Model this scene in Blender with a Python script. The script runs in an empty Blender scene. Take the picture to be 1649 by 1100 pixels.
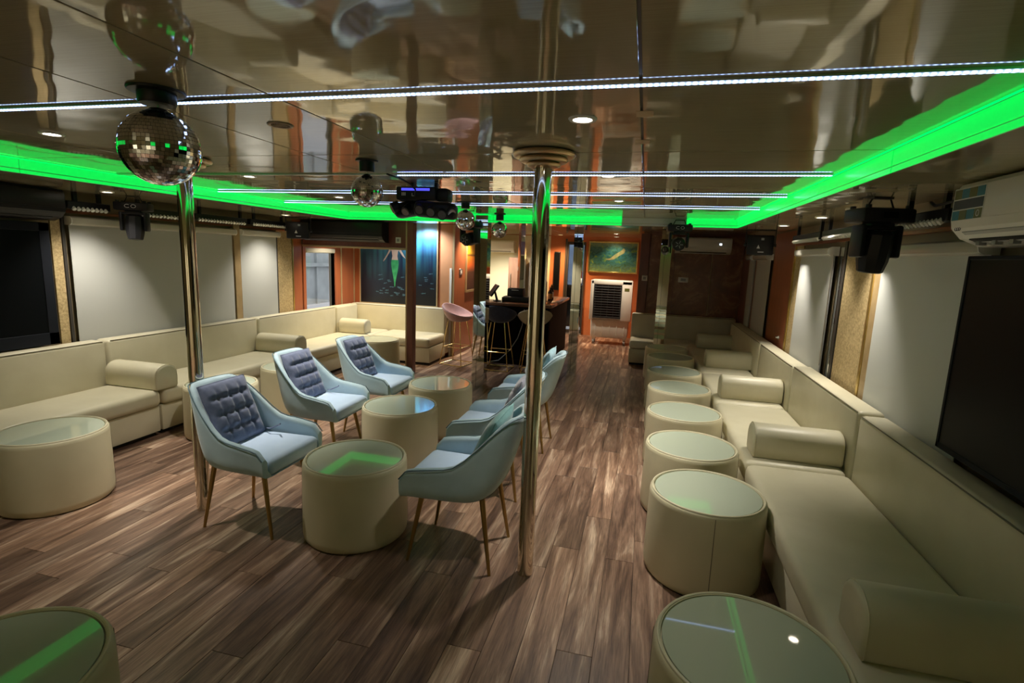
import bpy, bmesh, math, random
from mathutils import Vector, Matrix
random.seed(7)
PI = math.pi
scene = bpy.context.scene
COL = scene.collection

# ------------------------------------------------------------------ camera
yaw, pitch, roll = 0.242232, -0.162320, 0.038606
FPX = 840.116
_f = Vector((-math.sin(yaw)*math.cos(pitch), math.cos(yaw)*math.cos(pitch), math.sin(pitch)))
_r = Vector((math.cos(yaw), math.sin(yaw), 0))
_u = _r.cross(_f)
_r2 = math.cos(roll)*_r + math.sin(roll)*_u
_u2 = -math.sin(roll)*_r + math.cos(roll)*_u
cam_d = bpy.data.cameras.new('camera')
cam = bpy.data.objects.new('camera', cam_d)
COL.objects.link(cam)
m = Matrix.Identity(4)
for i in range(3):
    m[i][0] = _r2[i]; m[i][1] = _u2[i]; m[i][2] = -_f[i]
m.translation = Vector((0, 0, 1.65))
cam.matrix_world = m
cam_d.sensor_width = 36.0
cam_d.sensor_fit = 'HORIZONTAL'
cam_d.lens = FPX/1649*36.0
cam_d.clip_start = 0.02
scene.camera = cam

# ------------------------------------------------------------------ world, exposure
world = bpy.data.worlds.new('world'); scene.world = world
world.use_nodes = True
bg = world.node_tree.nodes['Background']
bg.inputs[0].default_value = (0.80, 0.84, 0.88, 1)
bg.inputs[1].default_value = 1.6
scene.view_settings.view_transform = 'Standard'
scene.view_settings.look = 'None'
scene.view_settings.exposure = 0.27
scene.view_settings.gamma = 1.0
scene.view_settings.use_curve_mapping = False
scene.cycles.max_bounces = 10
scene.cycles.glossy_bounces = 6
scene.cycles.diffuse_bounces = 5
scene.cycles.sample_clamp_indirect = 6.0
scene.cycles.caustics_reflective = False
scene.cycles.caustics_refractive = False

# power of the lamps the room has
P_CENTRE = 92.0      # downlights in the raised ceiling
P_SOFFIT = 85.0      # downlights in the lower border
LED_WHITE = 3.6
LED_GREEN = 1.6
WARM = (1.0, 0.92, 0.79)

# ------------------------------------------------------------------ materials
def principled(name, col, rough=0.5, metal=0.0, ior=1.5, coat=0.0, sheen=0.0):
    ma = bpy.data.materials.new(name); ma.use_nodes = True
    b = ma.node_tree.nodes['Principled BSDF']
    b.inputs['Base Color'].default_value = (*col, 1)
    b.inputs['Roughness'].default_value = rough
    b.inputs['Metallic'].default_value = metal
    b.inputs['IOR'].default_value = ior
    if coat: b.inputs['Coat Weight'].default_value = coat
    if sheen:
        b.inputs['Sheen Weight'].default_value = sheen
        b.inputs['Sheen Roughness'].default_value = 0.4
    return ma
def nd(ma, t, **kw):
    n = ma.node_tree.nodes.new(t)
    for k, v in kw.items(): setattr(n, k, v)
    return n
def ln(ma, a, b): ma.node_tree.links.new(a, b)
def coords(ma, scale=(1, 1, 1), kind='Object', rnd=False):
    tc = nd(ma, 'ShaderNodeTexCoord'); mp = nd(ma, 'ShaderNodeMapping')
    mp.inputs['Scale'].default_value = scale
    if rnd:
        oi = nd(ma, 'ShaderNodeObjectInfo'); ml = nd(ma, 'ShaderNodeMath', operation='MULTIPLY')
        ml.inputs[1].default_value = 37.0
        ln(ma, oi.outputs['Random'], ml.inputs[0])
        ad = nd(ma, 'ShaderNodeVectorMath', operation='ADD')
        ln(ma, tc.outputs[kind], ad.inputs[0]); ln(ma, ml.outputs[0], ad.inputs[1])
        ln(ma, ad.outputs[0], mp.inputs['Vector'])
    else:
        ln(ma, tc.outputs[kind], mp.inputs['Vector'])
    return mp.outputs[0]
def noise(ma, vec, scale, detail=3, rough=0.5, dist=0.0):
    n = nd(ma, 'ShaderNodeTexNoise')
    n.inputs['Scale'].default_value = scale; n.inputs['Detail'].default_value = detail
    n.inputs['Roughness'].default_value = rough; n.inputs['Distortion'].default_value = dist
    if vec is not None: ln(ma, vec, n.inputs['Vector'])
    return n.outputs['Fac']
def ramp(ma, fac, stops):
    r = nd(ma, 'ShaderNodeValToRGB'); e = r.color_ramp.elements
    while len(e) < len(stops): e.new(0.5)
    for i, (p, c) in enumerate(stops):
        e[i].position = p; e[i].color = (*c, 1)
    ln(ma, fac, r.inputs['Fac'])
    return r.outputs['Color']
def bump(ma, fac, strength, dist=0.01):
    b = nd(ma, 'ShaderNodeBump'); b.inputs['Strength'].default_value = strength
    b.inputs['Distance'].default_value = dist
    ln(ma, fac, b.inputs['Height'])
    ln(ma, b.outputs[0], ma.node_tree.nodes['Principled BSDF'].inputs['Normal'])
def setcol(ma, out): ln(ma, out, ma.node_tree.nodes['Principled BSDF'].inputs['Base Color'])
def vary(name, c1, c2, scale, rough=0.5, metal=0, bs=0.0, bd=0.01, stretch=(1, 1, 1), detail=3, **kw):
    ma = principled(name, c1, rough, metal, **kw)
    v = coords(ma, stretch); f = noise(ma, v, scale, detail)
    setcol(ma, ramp(ma, f, [(0.3, c1), (0.7, c2)]))
    if bs: bump(ma, f, bs, bd)
    return ma
def emitter(name, col, s):
    ma = bpy.data.materials.new(name); ma.use_nodes = True
    nt = ma.node_tree; nt.nodes.clear()
    e = nt.nodes.new('ShaderNodeEmission'); o = nt.nodes.new('ShaderNodeOutputMaterial')
    e.inputs[0].default_value = (*col, 1); e.inputs[1].default_value = s
    nt.links.new(e.outputs[0], o.inputs[0])
    return ma

M = {}
M['leather'] = vary('cream_leather', (0.60, 0.56, 0.41), (0.65, 0.61, 0.46), 5, 0.42, bs=0.12, bd=0.02)
M['leather_drum'] = vary('drum_leather', (0.60, 0.55, 0.375), (0.65, 0.60, 0.42), 4, 0.5, bs=0.08, bd=0.02)
M['piping'] = principled('dark_piping', (0.16, 0.14, 0.09), 0.5)
M['piping_cream'] = principled('cream_piping', (0.68, 0.63, 0.46), 0.4)
M['plinth'] = principled('black_plinth', (0.015, 0.013, 0.012), 0.6)
M['glass_top'] = principled('pale_green_glass', (0.50, 0.56, 0.45), 0.03, ior=1.52)
M['velvet'] = vary('pale_blue_velvet', (0.40, 0.55, 0.64), (0.47, 0.63, 0.72), 9, 0.75, bs=0.05, sheen=0.5)
M['velvet_seat'] = vary('blue_velvet_seat', (0.47, 0.62, 0.84), (0.52, 0.67, 0.88), 9, 0.75, bs=0.05, sheen=0.4)
M['velvet_pipe'] = principled('blue_grey_piping', (0.10, 0.17, 0.21), 0.7)
M['cushion_grey'] = vary('slate_blue_cushion', (0.125, 0.155, 0.26), (0.175, 0.21, 0.34), 30, 0.85, bs=0.05, sheen=0.4)
M['cushion_mauve'] = vary('mauve_grey_cushion', (0.20, 0.20, 0.26), (0.27, 0.27, 0.33), 30, 0.85, sheen=0.4)
M['cushion_teal'] = vary('teal_cushion', (0.13, 0.29, 0.30), (0.17, 0.35, 0.36), 30, 0.8, sheen=0.3)
M['cushion_sky'] = vary('sky_blue_cushion', (0.32, 0.52, 0.62), (0.40, 0.60, 0.70), 30, 0.8, sheen=0.3)
M['gold'] = principled('brushed_gold', (0.42, 0.29, 0.11), 0.35, 1.0)
M['gold_bright'] = principled('bright_gold', (0.85, 0.62, 0.26), 0.22, 1.0)
M['gold_trim'] = vary('gold_trim', (0.55, 0.38, 0.10), (0.70, 0.52, 0.18), 12, 0.3, 0.9)
M['chrome'] = principled('polished_steel', (0.80, 0.74, 0.62), 0.06, 1.0)
M['mirror'] = principled('mirror', (0.88, 0.90, 0.88), 0.015, 1.0)
M['tile_mirror'] = principled('ball_mirror', (0.86, 0.88, 0.90), 0.03, 1.0)
M['black'] = principled('black_plastic', (0.012, 0.012, 0.014), 0.38)
M['black'].node_tree.nodes['Principled BSDF'].inputs['Specular IOR Level'].default_value = 0.28
M['black_matte'] = principled('black_matte', (0.010, 0.010, 0.012), 0.7)
M['screen'] = principled('dark_screen', (0.004, 0.005, 0.006), 0.4, ior=1.18)
M['bezel'] = principled('dark_bezel', (0.010, 0.012, 0.018), 0.6, ior=1.25)
M['white_plastic'] = principled('white_plastic', (0.78, 0.78, 0.74), 0.35)
M['cool_grey'] = principled('grey_plastic', (0.32, 0.33, 0.33), 0.4)
M['collar'] = vary('bronze_collar', (0.36, 0.25, 0.12), (0.46, 0.33, 0.17), 10, 0.4)
M['bronze'] = principled('bronze_rings', (0.62, 0.44, 0.24), 0.28, 0.75)
M['slate'] = principled('slate_plastic', (0.06, 0.065, 0.07), 0.45)
M['maroon'] = vary('maroon_laminate', (0.16, 0.055, 0.04), (0.20, 0.072, 0.05), 3, 0.32, stretch=(8, 8, 1))
M['redwood'] = vary('red_brown_laminate', (0.34, 0.10, 0.042), (0.40, 0.125, 0.052), 2, 0.35, stretch=(6, 6, 1))
M['orange'] = vary('orange_paint', (0.52, 0.16, 0.055), (0.58, 0.19, 0.07), 3, 0.5)
M['copper'] = vary('copper_panel', (0.52, 0.25, 0.12), (0.58, 0.29, 0.15), 3, 0.4)
M['cream_wall'] = vary('cream_paint', (0.72, 0.67, 0.47), (0.76, 0.71, 0.51), 2, 0.6)
M['plain_wall'] = vary('brown_wall', (0.22, 0.17, 0.10), (0.26, 0.20, 0.12), 3, 0.5)
M['blind'] = principled('grey_blind', (0.50, 0.51, 0.49), 0.8)
_v = coords(M['blind'], (1, 120, 260)); bump(M['blind'], noise(M['blind'], _v, 3, 2), 0.15, 0.004)
M['blind_white'] = principled('white_blind', (0.62, 0.64, 0.62), 0.8)
M['valance'] = principled('glossy_valance', (0.55, 0.53, 0.46), 0.18)
M['frame_dark'] = principled('dark_frame', (0.05, 0.045, 0.04), 0.4)
M['alu'] = principled('aluminium', (0.55, 0.55, 0.54), 0.35, 1.0)
M['pic_gold'] = principled('gilt_frame', (0.55, 0.42, 0.24), 0.4, 0.4)
M['concrete'] = vary('concrete', (0.30, 0.31, 0.31), (0.42, 0.43, 0.43), 2.0, 0.9, bs=0.3)
M['deck'] = vary('pale_deck', (0.62, 0.58, 0.60), (0.68, 0.64, 0.66), 3, 0.7)
M['night_blue'] = vary('blue_grey_board', (0.10, 0.14, 0.22), (0.17, 0.22, 0.31), 3, 0.6)
M['bar_black'] = principled('bar_black', (0.006, 0.005, 0.005), 0.55, ior=1.25)
M['bar_black'].node_tree.nodes['Principled BSDF'].inputs['Specular IOR Level'].default_value = 0.05
M['bar_top'] = vary('bar_top_wood', (0.13, 0.055, 0.03), (0.18, 0.08, 0.045), 4, 0.25, stretch=(1, 8, 8))
M['pink'] = vary('dusty_pink_velvet', (0.44, 0.25, 0.26), (0.50, 0.30, 0.31), 20, 0.8, sheen=0.4)
M['navy'] = vary('navy_velvet', (0.018, 0.024, 0.055), (0.026, 0.034, 0.07), 20, 0.8, sheen=0.2)
M['beige'] = vary('beige_velvet', (0.46, 0.38, 0.25), (0.52, 0.44, 0.30), 20, 0.8, sheen=0.3)
M['lens'] = principled('lens_glass', (0.25, 0.26, 0.28), 0.08, 0.6)
M['lens_white'] = principled('lens_white', (0.72, 0.74, 0.72), 0.15)
M['wood_cab'] = vary('brown_cabinet', (0.20, 0.11, 0.075), (0.26, 0.15, 0.10), 3, 0.4, stretch=(8, 8, 1))
M['led_off'] = principled('led_off', (0.5, 0.5, 0.48), 0.4)
M['blue_glow'] = emitter('blue_display', (0.10, 0.10, 1.0), 0.9)
M['white_mark'] = principled('white_print', (0.7, 0.7, 0.72), 0.5)
M['teal_mark'] = principled('teal_print', (0.03, 0.20, 0.27), 0.5)
M['olive_mark'] = principled('olive_print', (0.12, 0.13, 0.03), 0.5)
M['dark_mark'] = principled('dark_print', (0.02, 0.03, 0.04), 0.5)
M['red'] = principled('red_plastic', (0.5, 0.02, 0.02), 0.4)
M['bottle'] = principled('dark_bottle', (0.03, 0.012, 0.008), 0.1)
M['amber_label'] = principled('amber_label', (0.75, 0.35, 0.12), 0.5)
M['display_white'] = emitter('white_display', (0.85, 0.92, 1.0), 2.5)
M['lamp_warm'] = emitter('lamp_warm', (1.0, 0.88, 0.70), 22.0)
M['lamp_orange'] = emitter('lamp_orange', (1.0, 0.55, 0.2), 14.0)
M['green_indicator'] = emitter('green_indicator', (0.05, 1.0, 0.4), 1.5)
M['led_green'] = emitter('led_green', (0.0, 1.0, 0.10), LED_GREEN)
# white LED tape: separate chips glow along the tape
ma = emitter('led_white', (0.42, 0.58, 1.0), LED_WHITE); M['led_white'] = ma
_v = coords(ma, (1, 1, 1)); _w = nd(ma, 'ShaderNodeTexWave', wave_type='BANDS', bands_direction='X')
_w.inputs['Scale'].default_value = 19.0; ln(ma, _v, _w.inputs['Vector'])
_m = nd(ma, 'ShaderNodeMapRange'); _m.inputs['To Min'].default_value = LED_WHITE*0.35; _m.inputs['To Max'].default_value = LED_WHITE*1.7
ln(ma, _w.outputs['Fac'], _m.inputs['Value'])
ln(ma, _m.outputs[0], [n for n in ma.node_tree.nodes if n.type == 'EMISSION'][0].inputs[1])

# ceiling laminate: glossy, faintly brushed, gently wavy
ma = principled('ceiling_laminate', (0.30, 0.255, 0.155), 0.045, ior=1.75); M['ceiling'] = ma
_v = coords(ma, (1.5, 90, 1), 'Object'); _f1 = noise(ma, _v, 2.5, 2)
setcol(ma, ramp(ma, _f1, [(0.3, (0.41, 0.37, 0.235)), (0.7, (0.48, 0.435, 0.28))]))
_v2 = coords(ma, (1.0, 1.6, 1), 'Object', rnd=True)
bump(ma, noise(ma, _v2, 2.2, 1.5, 0.4), 0.22, 0.02)
M['cove'] = principled('cove_board', (0.62, 0.62, 0.58), 0.25)
ma = principled('green_glow_board', (0.03, 0.20, 0.06), 0.25); M['cove_glow'] = ma
_b = ma.node_tree.nodes['Principled BSDF']; _b.inputs['Emission Color'].default_value = (0.0, 1.0, 0.10, 1); _b.inputs['Emission Strength'].default_value = 0.68  # light of the green tapes put into the board's own colour and emission

# floor planks: streaky brown laminate, each plank a little different
ma = principled('plank_laminate', (0.2, 0.12, 0.08), 0.34); M['plank'] = ma
_v = coords(ma, (9, 0.8, 1), 'Object', rnd=True)
_n1 = noise(ma, _v, 1.6, 5, 0.62, 0.6)
_c = ramp(ma, _n1, [(0.28, (0.05, 0.029, 0.022)), (0.42, (0.15, 0.090, 0.064)), (0.55, (0.27, 0.175, 0.125)), (0.70, (0.56, 0.44, 0.34))])
_v3 = coords(ma, (90, 4, 1), 'Object', rnd=True); _n2 = noise(ma, _v3, 2.0, 3, 0.6)
_mx = nd(ma, 'ShaderNodeMix', data_type='RGBA', blend_type='MULTIPLY'); _mx.inputs['Factor'].default_value = 0.75
_g = ramp(ma, _n2, [(0.3, (0.5, 0.5, 0.5)), (0.62, (1.15, 1.12, 1.1))])
ln(ma, _c, _mx.inputs['A']); ln(ma, _g, _mx.inputs['B'])
_oi = nd(ma, 'ShaderNodeObjectInfo'); _rp = ramp(ma, _oi.outputs['Random'], [(0, (0.66, 0.62, 0.60)), (0.5, (1.0, 0.98, 0.96)), (1, (1.32, 1.26, 1.2))])
_mx2 = nd(ma, 'ShaderNodeMix', data_type='RGBA', blend_type='MULTIPLY'); _mx2.inputs['Factor'].default_value = 1.0
ln(ma, _mx.outputs['Result'], _mx2.inputs['A']); ln(ma, _rp, _mx2.inputs['B'])
setcol(ma, _mx2.outputs['Result']); bump(ma, _n2, 0.12, 0.003)
M['floor_base'] = principled('floor_joint', (0.035, 0.02, 0.014), 0.6)

# gold woven wall fabric
ma = principled('gold_fabric', (0.5, 0.36, 0.15), 0.6); M['gold_fabric'] = ma
_v = coords(ma, (30, 30, 30)); _n = noise(ma, _v, 2.0, 5, 0.7)
setcol(ma, ramp(ma, _n, [(0.32, (0.30, 0.21, 0.09)), (0.68, (0.66, 0.51, 0.27))])); bump(ma, _n, 0.3, 0.004)
# brown veined panel
ma = principled('marble_brown', (0.15, 0.06, 0.03), 0.3); M['marble'] = ma
_n = noise(ma, coords(ma, (1, 1, 1)), 3.0, 6, 0.65, 1.5)
setcol(ma, ramp(ma, _n, [(0.3, (0.13, 0.05, 0.026)), (0.52, (0.21, 0.085, 0.043)), (0.6, (0.34, 0.17, 0.09)), (0.66, (0.18, 0.072, 0.036))]))
# window glass
ma = principled('window_glass', (0.9, 0.95, 0.95), 0.02, ior=1.45); M['glass'] = ma
ma.node_tree.nodes['Principled BSDF'].inputs['Transmission Weight'].default_value = 1.0

# ------------------------------------------------------------------ mesh helpers
class B:
    def __init__(self, o=(0, 0, 0)):
        self.v = []; self.f = []; self.o = Vector(o)
    def add(self, vs, fs):
        n = len(self.v)
        self.v += [tuple(Vector(p) - self.o) for p in vs]
        self.f += [tuple(i+n for i in q) for q in fs]
        return self
    def box(self, x0, x1, y0, y1, z0, z1, bev=0.0, seg=2, rot=None, taper=None):
        if x0 > x1: x0, x1 = x1, x0
        if y0 > y1: y0, y1 = y1, y0
        if z0 > z1: z0, z1 = z1, z0
        vs = [(x, y, z) for z in (z0, z1) for y in (y0, y1) for x in (x0, x1)]
        if taper:
            cx, cy = (x0+x1)/2, (y0+y1)/2
            vs = [(cx+(x-cx)*(taper if z == z0 else 1), cy+(y-cy)*(taper if z == z0 else 1), z) for x, y, z in vs]
        fs = [(0, 2, 3, 1), (4, 5, 7, 6), (0, 1, 5, 4), (2, 6, 7, 3), (0, 4, 6, 2), (1, 3, 7, 5)]
        if bev > 0:
            bm = bmesh.new(); bv = [bm.verts.new(p) for p in vs]
            for q in fs: bm.faces.new([bv[i] for i in q])
            bev = min(bev, 0.49*min(x1-x0, y1-y0, z1-z0))
            bmesh.ops.bevel(bm, geom=list(bm.edges), offset=bev, segments=seg, profile=0.5, affect='EDGES')
            bm.verts.index_update()
            vs = [tuple(p.co) for p in bm.verts]; fs = [tuple(p.index for p in q.verts) for q in bm.faces]
            bm.free()
        if rot is not None:
            c = Vector(((x0+x1)/2, (y0+y1)/2, (z0+z1)/2))
            vs = [tuple(rot @ (Vector(p)-c) + c) for p in vs]
        return self.add(vs, fs)
    def cyl(self, p0, p1, r0, r1=None, n=16, caps=True):
        r1 = r0 if r1 is None else r1
        p0 = Vector(p0); p1 = Vector(p1); d = (p1-p0).normalized()
        a = d.orthogonal().normalized(); b = d.cross(a)
        vs = []
        for p, r in ((p0, r0), (p1, r1)):
            for k in range(n):
                t = 2*PI*k/n; vs.append(tuple(p + (a*math.cos(t)+b*math.sin(t))*r))
        fs = [(k, (k+1) % n, n+(k+1) % n, n+k) for k in range(n)]
        if caps: fs += [tuple(reversed(range(n))), tuple(range(n, 2*n))]
        return self.add(vs, fs)
    def lathe(self, prof, n=32, c=(0, 0, 0), ax='z'):
        vs = []; fs = []
        for r, z in prof:
            for k in range(n):
                t = 2*PI*k/n; p = (r*math.cos(t), r*math.sin(t), z)
                if ax == 'y': p = (p[0], -p[2], p[1])
                if ax == 'x': p = (p[2], p[0], p[1])
                vs.append((p[0]+c[0], p[1]+c[1], p[2]+c[2]))
        m_ = len(prof)
        for i in range(m_-1):
            for k in range(n):
                fs.append((i*n+k, i*n+(k+1) % n, (i+1)*n+(k+1) % n, (i+1)*n+k))
        if prof[0][0] > 1e-6: fs.append(tuple(reversed(range(n))))
        if prof[-1][0] > 1e-6: fs.append(tuple((m_-1)*n+k for k in range(n)))
        return self.add(vs, fs)
    def tube(self, pts, r, n=8, closed=False):
        pts = [Vector(p) for p in pts]; N = len(pts); vs = []; fs = []
        a = None
        for i, p in enumerate(pts):
            if closed: d = pts[(i+1) % N]-pts[i-1]
            else: d = pts[min(i+1, N-1)]-pts[max(i-1, 0)]
            d.normalize()
            if a is None: a = d.orthogonal().normalized()
            else:
                a = a - d*a.dot(d)
                a = a.normalized() if a.length > 1e-6 else d.orthogonal().normalized()
            b = d.cross(a)
            for k in range(n):
                t = 2*PI*k/n; vs.append(tuple(p+(a*math.cos(t)+b*math.sin(t))*r))
        for i in range(N if closed else N-1):
            j = (i+1) % N
            for k in range(n):
                fs.append((i*n+k, i*n+(k+1) % n, j*n+(k+1) % n, j*n+k))
        if not closed:
            fs += [tuple(reversed(range(n))), tuple((N-1)*n+k for k in range(n))]
        return self.add(vs, fs)
    def prism(self, poly, ax, a, b):
        # poly: 2D points in the plane across axis ax, extruded from a to b
        def P(p, t):
            if ax == 'x': return (t, p[0], p[1])
            if ax == 'y': return (p[0], t, p[1])
            return (p[0], p[1], t)
        n = len(poly)
        vs = [P(p, a) for p in poly]+[P(p, b) for p in poly]
        fs = [(k, (k+1) % n, n+(k+1) % n, n+k) for k in range(n)]
        fs += [tuple(reversed(range(n))), tuple(range(n, 2*n))]
        return self.add(vs, fs)
    def grid(self, fn, nu, nv, closed_u=False):
        vs = [fn(i, j) for i in range(nu) for j in range(nv)]; fs = []
        for i in range(nu if closed_u else nu-1):
            for j in range(nv-1):
                k = (i+1) % nu
                fs.append((i*nv+j, k*nv+j, k*nv+j+1, i*nv+j+1))
        return self.add(vs, fs)
    def mesh(self, name, smooth=True, angle=38):
        me = bpy.data.meshes.new(name); me.from_pydata(self.v, [], self.f); me.update()
        bm = bmesh.new(); bm.from_mesh(me); bmesh.ops.recalc_face_normals(bm, faces=bm.faces[:]); bm.to_mesh(me); bm.free()
        if smooth:
            me.polygons.foreach_set('use_smooth', [True]*len(me.polygons))
            me.set_sharp_from_angle(angle=math.radians(angle))
        return me

def obj(name, b, mat, parent=None, smooth=True, loc=None, label=None, angle=38):
    me = b.mesh(name, smooth, angle) if isinstance(b, B) else b
    if mat is not None and not me.materials: me.materials.append(M[mat] if isinstance(mat, str) else mat)
    o = bpy.data.objects.new(name, me); COL.objects.link(o)
    if parent is not None: o.parent = parent
    if loc: o.location = loc
    if label: o['label'] = label
    return o
def tag(o, label, cat, group=None):
    o['label'] = label; o['category'] = cat
    if group: o['group'] = group
    return o
def thing(name, label, cat, loc=(0, 0, 0), rotz=0, group=None):
    o = bpy.data.objects.new(name, None); o.empty_display_size = 0.1
    COL.objects.link(o); o.location = loc; o.rotation_euler = (0, 0, rotz)
    return tag(o, label, cat, group)
def struct(name, b, mat, parent=None, **kw):
    o = obj(name, b, mat, parent, **kw)
    if parent is None: o['kind'] = 'structure'
    return o
def dup(root, loc, rotz=0, label=None, group=None):
    r = root.copy(); COL.objects.link(r); r.location = loc
    r.rotation_euler = (root.rotation_euler[0], root.rotation_euler[1], rotz)
    if label: r['label'] = label
    if group: r['group'] = group
    for ch in list(root.children):
        c = ch.copy(); COL.objects.link(c); c.parent = r
        for g in ch.children:
            d = g.copy(); COL.objects.link(d); d.parent = c
    return r
def spot(name, parent, loc, energy, size=120, blend=0.6, col=WARM, radius=0.035, aim=(0, 0, -1)):
    l = bpy.data.lights.new(name, 'SPOT'); l.energy = energy; l.spot_size = math.radians(size)
    l.spot_blend = blend; l.color = col; l.shadow_soft_size = radius
    o = bpy.data.objects.new(name, l); COL.objects.link(o); o.parent = parent; o.location = loc
    o.rotation_euler = Vector(aim).to_track_quat('-Z', 'Y').to_euler()
    return o
# ================================================================== the room
XL, XR = -4.72, 1.52
CEIL, SOF = 2.13, 2.04
TX0, TX1, TY1 = -3.80, 0.94, 6.22
Y0 = -2.6
YB = 11.4

floor = struct('floor', B().box(XL-0.1, XR+0.1, Y0-0.1, YB+0.1, -0.12, -0.006), 'floor_base')
pw, pl, gap = 0.152, 1.22, 0.0018
pm = B().box(-pw/2+gap/2, pw/2-gap/2, -pl/2+gap/2, pl/2-gap/2, -0.006, 0.0, 0.001, 1).mesh('plank', False)
pm.materials.append(M['plank'])
cols = 33
offs = [0.0, 0.42, 0.86, 0.2, 0.63, 1.05, 0.33, 0.75]
for c in range(cols):
    cx = -4.12 + c*pw
    y1 = 8.95 if cx < -1.5 else (YB if cx < -0.02 else 9.05)
    if cx < -3.0: y1 = 7.85
    y = -0.05 + offs[c % 8]*0.95 - pl + (0.17 if c % 3 == 0 else 0.0)
    while y < y1:
        a, b_ = max(y, 0.45), min(y+pl, y1)
        if b_ - a > 0.05:
            o = bpy.data.objects.new('plank', pm); COL.objects.link(o); o.parent = floor
            o.location = (cx, (a+b_)/2, 0); o.scale = (1, (b_-a)/pl, 1)
        y += pl
# the strip of floor behind the photographer, under the benches and in the bar room
obj('floor_margin', B().box(-4.196, 0.82, Y0, 0.448, -0.006, -0.0005), 'plank', floor)
obj('floor_margin', B().box(XL, -4.198, Y0, 7.88, -0.006, -0.0005), 'plank', floor)
obj('floor_margin', B().box(0.824, XR, Y0, 9.1, -0.006, -0.0005), 'plank', floor)
obj('floor_margin', B().box(-3.7, -1.44, 8.955, YB, -0.006, -0.0005), 'plank', floor)

ceiling = struct('ceiling', B().box(XL-0.1, XR+0.1, Y0-0.1, YB+0.1, CEIL+0.006, CEIL+0.1), 'frame_dark')
cxs = [TX0, -2.9, -1.74, -1.21, -0.05, TX1]; cys = [Y0, 0.06, 2.5, 4.94, TY1]
for i in range(5):
    for j in range(4):
        g = 0.004
        obj('ceiling_panel', B(((cxs[i]+cxs[i+1])/2, (cys[j]+cys[j+1])/2, CEIL)).box(cxs[i]+g, cxs[i+1]-g, cys[j]+g, cys[j+1]-g, CEIL, CEIL+0.006, 0.0012, 1), 'ceiling', ceiling,
            loc=((cxs[i]+cxs[i+1])/2, (cys[j]+cys[j+1])/2, CEIL), smooth=False)
for x0, x1 in ((XL, TX0), (TX1, XR)):
    for j in range(4):
        c = ((x0+x1)/2, (cys[j]+cys[j+1])/2, SOF)
        obj('border_panel', B(c).box(x0, x1, cys[j]+0.002, cys[j+1]-0.002, SOF, CEIL+0.006, 0.002, 1), 'ceiling', ceiling, loc=c, smooth=False)
bx = [XL, -3.5, -2.28, -1.06, 0.16, XR]
for i in range(5):
    c = ((bx[i]+bx[i+1])/2, (TY1+6.64)/2, SOF)
    obj('border_panel', B(c).box(bx[i]+0.002, bx[i+1]-0.002, TY1, 6.64, SOF, CEIL+0.006, 0.002, 1), 'ceiling', ceiling, loc=c, smooth=False)
for a, b_ in ((XL, -1.6), (-1.6, XR)):
    for y0, y1 in ((6.64, 9.1), (9.1, YB)):
        c = ((a+b_)/2, (y0+y1)/2, CEIL-0.01)
        obj('ceiling_panel', B(c).box(a+0.002, b_-0.002, y0+0.002, y1-0.002, CEIL-0.01, CEIL+0.006, 0.0012, 1), 'ceiling', ceiling, loc=c, smooth=False)
# upright boards of the step in the ceiling
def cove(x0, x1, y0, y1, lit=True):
    mt = 'cove_glow' if lit else 'cove'
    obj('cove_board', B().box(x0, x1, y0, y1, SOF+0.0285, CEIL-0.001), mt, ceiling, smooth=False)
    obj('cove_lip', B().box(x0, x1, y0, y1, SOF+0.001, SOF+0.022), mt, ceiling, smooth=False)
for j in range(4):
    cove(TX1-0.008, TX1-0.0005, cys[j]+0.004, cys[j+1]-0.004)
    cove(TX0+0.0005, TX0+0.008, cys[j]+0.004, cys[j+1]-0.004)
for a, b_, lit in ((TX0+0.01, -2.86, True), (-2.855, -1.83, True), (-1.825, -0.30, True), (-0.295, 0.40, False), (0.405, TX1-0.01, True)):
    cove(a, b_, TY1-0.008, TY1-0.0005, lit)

# ---------------------------------------------------------------- walls
wl = struct('wall_left', B().box(XL-0.1, XL, Y0, 6.58, 0, CEIL).box(XL-0.1, XL, 7.32, 7.98, 0, CEIL).box(XL-0.1, XL, 6.58, 7.32, 0, 0.66).box(XL-0.1, XL, 6.58, 7.32, 1.66, CEIL), 'plain_wall')
def lpan(name, y0, y1, z0, z1, mat, t=0.012): return obj(name, B().box(XL+0.001, XL+t, y0, y1, z0, z1, 0.002, 1), mat, wl)
lpan('fabric_panel', 3.275, 3.352, 0.45, 1.88, 'gold_fabric')
lpan('dark_strip', 3.356, 3.380, 0.45, 1.88, 'frame_dark', 0.02)
lpan('fabric_panel', 5.985, 6.29, 0.45, 1.98, 'gold_fabric')
lpan('gold_strip', 6.292, 6.315, 0.45, 1.98, 'gold_trim', 0.02)
lpan('laminate_panel', 6.32, 6.50, 0.45, 2.03, 'redwood')
lpan('laminate_panel', 7.375, 7.475, 0.45, 2.05, 'redwood')
lpan('gold_strip', 7.48, 7.505, 0.45, 2.05, 'pic_gold', 0.02)
lpan('laminate_panel', 7.51, 7.855, 0.45, 2.05, 'redwood')
lpan('laminate_panel', 6.60, 7.375, 1.70, 2.05, 'redwood')
lpan('gold_strip', 7.857, 7.879, 0.45, 2.05, 'pic_gold', 0.022)
lpan('mullion', 5.205, 5.30, 0.45, 1.92, 'collar', 0.05)
lpan('mullion', 5.955, 5.98, 0.45, 1.80, 'frame_dark', 0.03)
lpan('wood_rail', 3.38, 6.29, 1.862, 1.885, 'redwood', 0.03)

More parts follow.
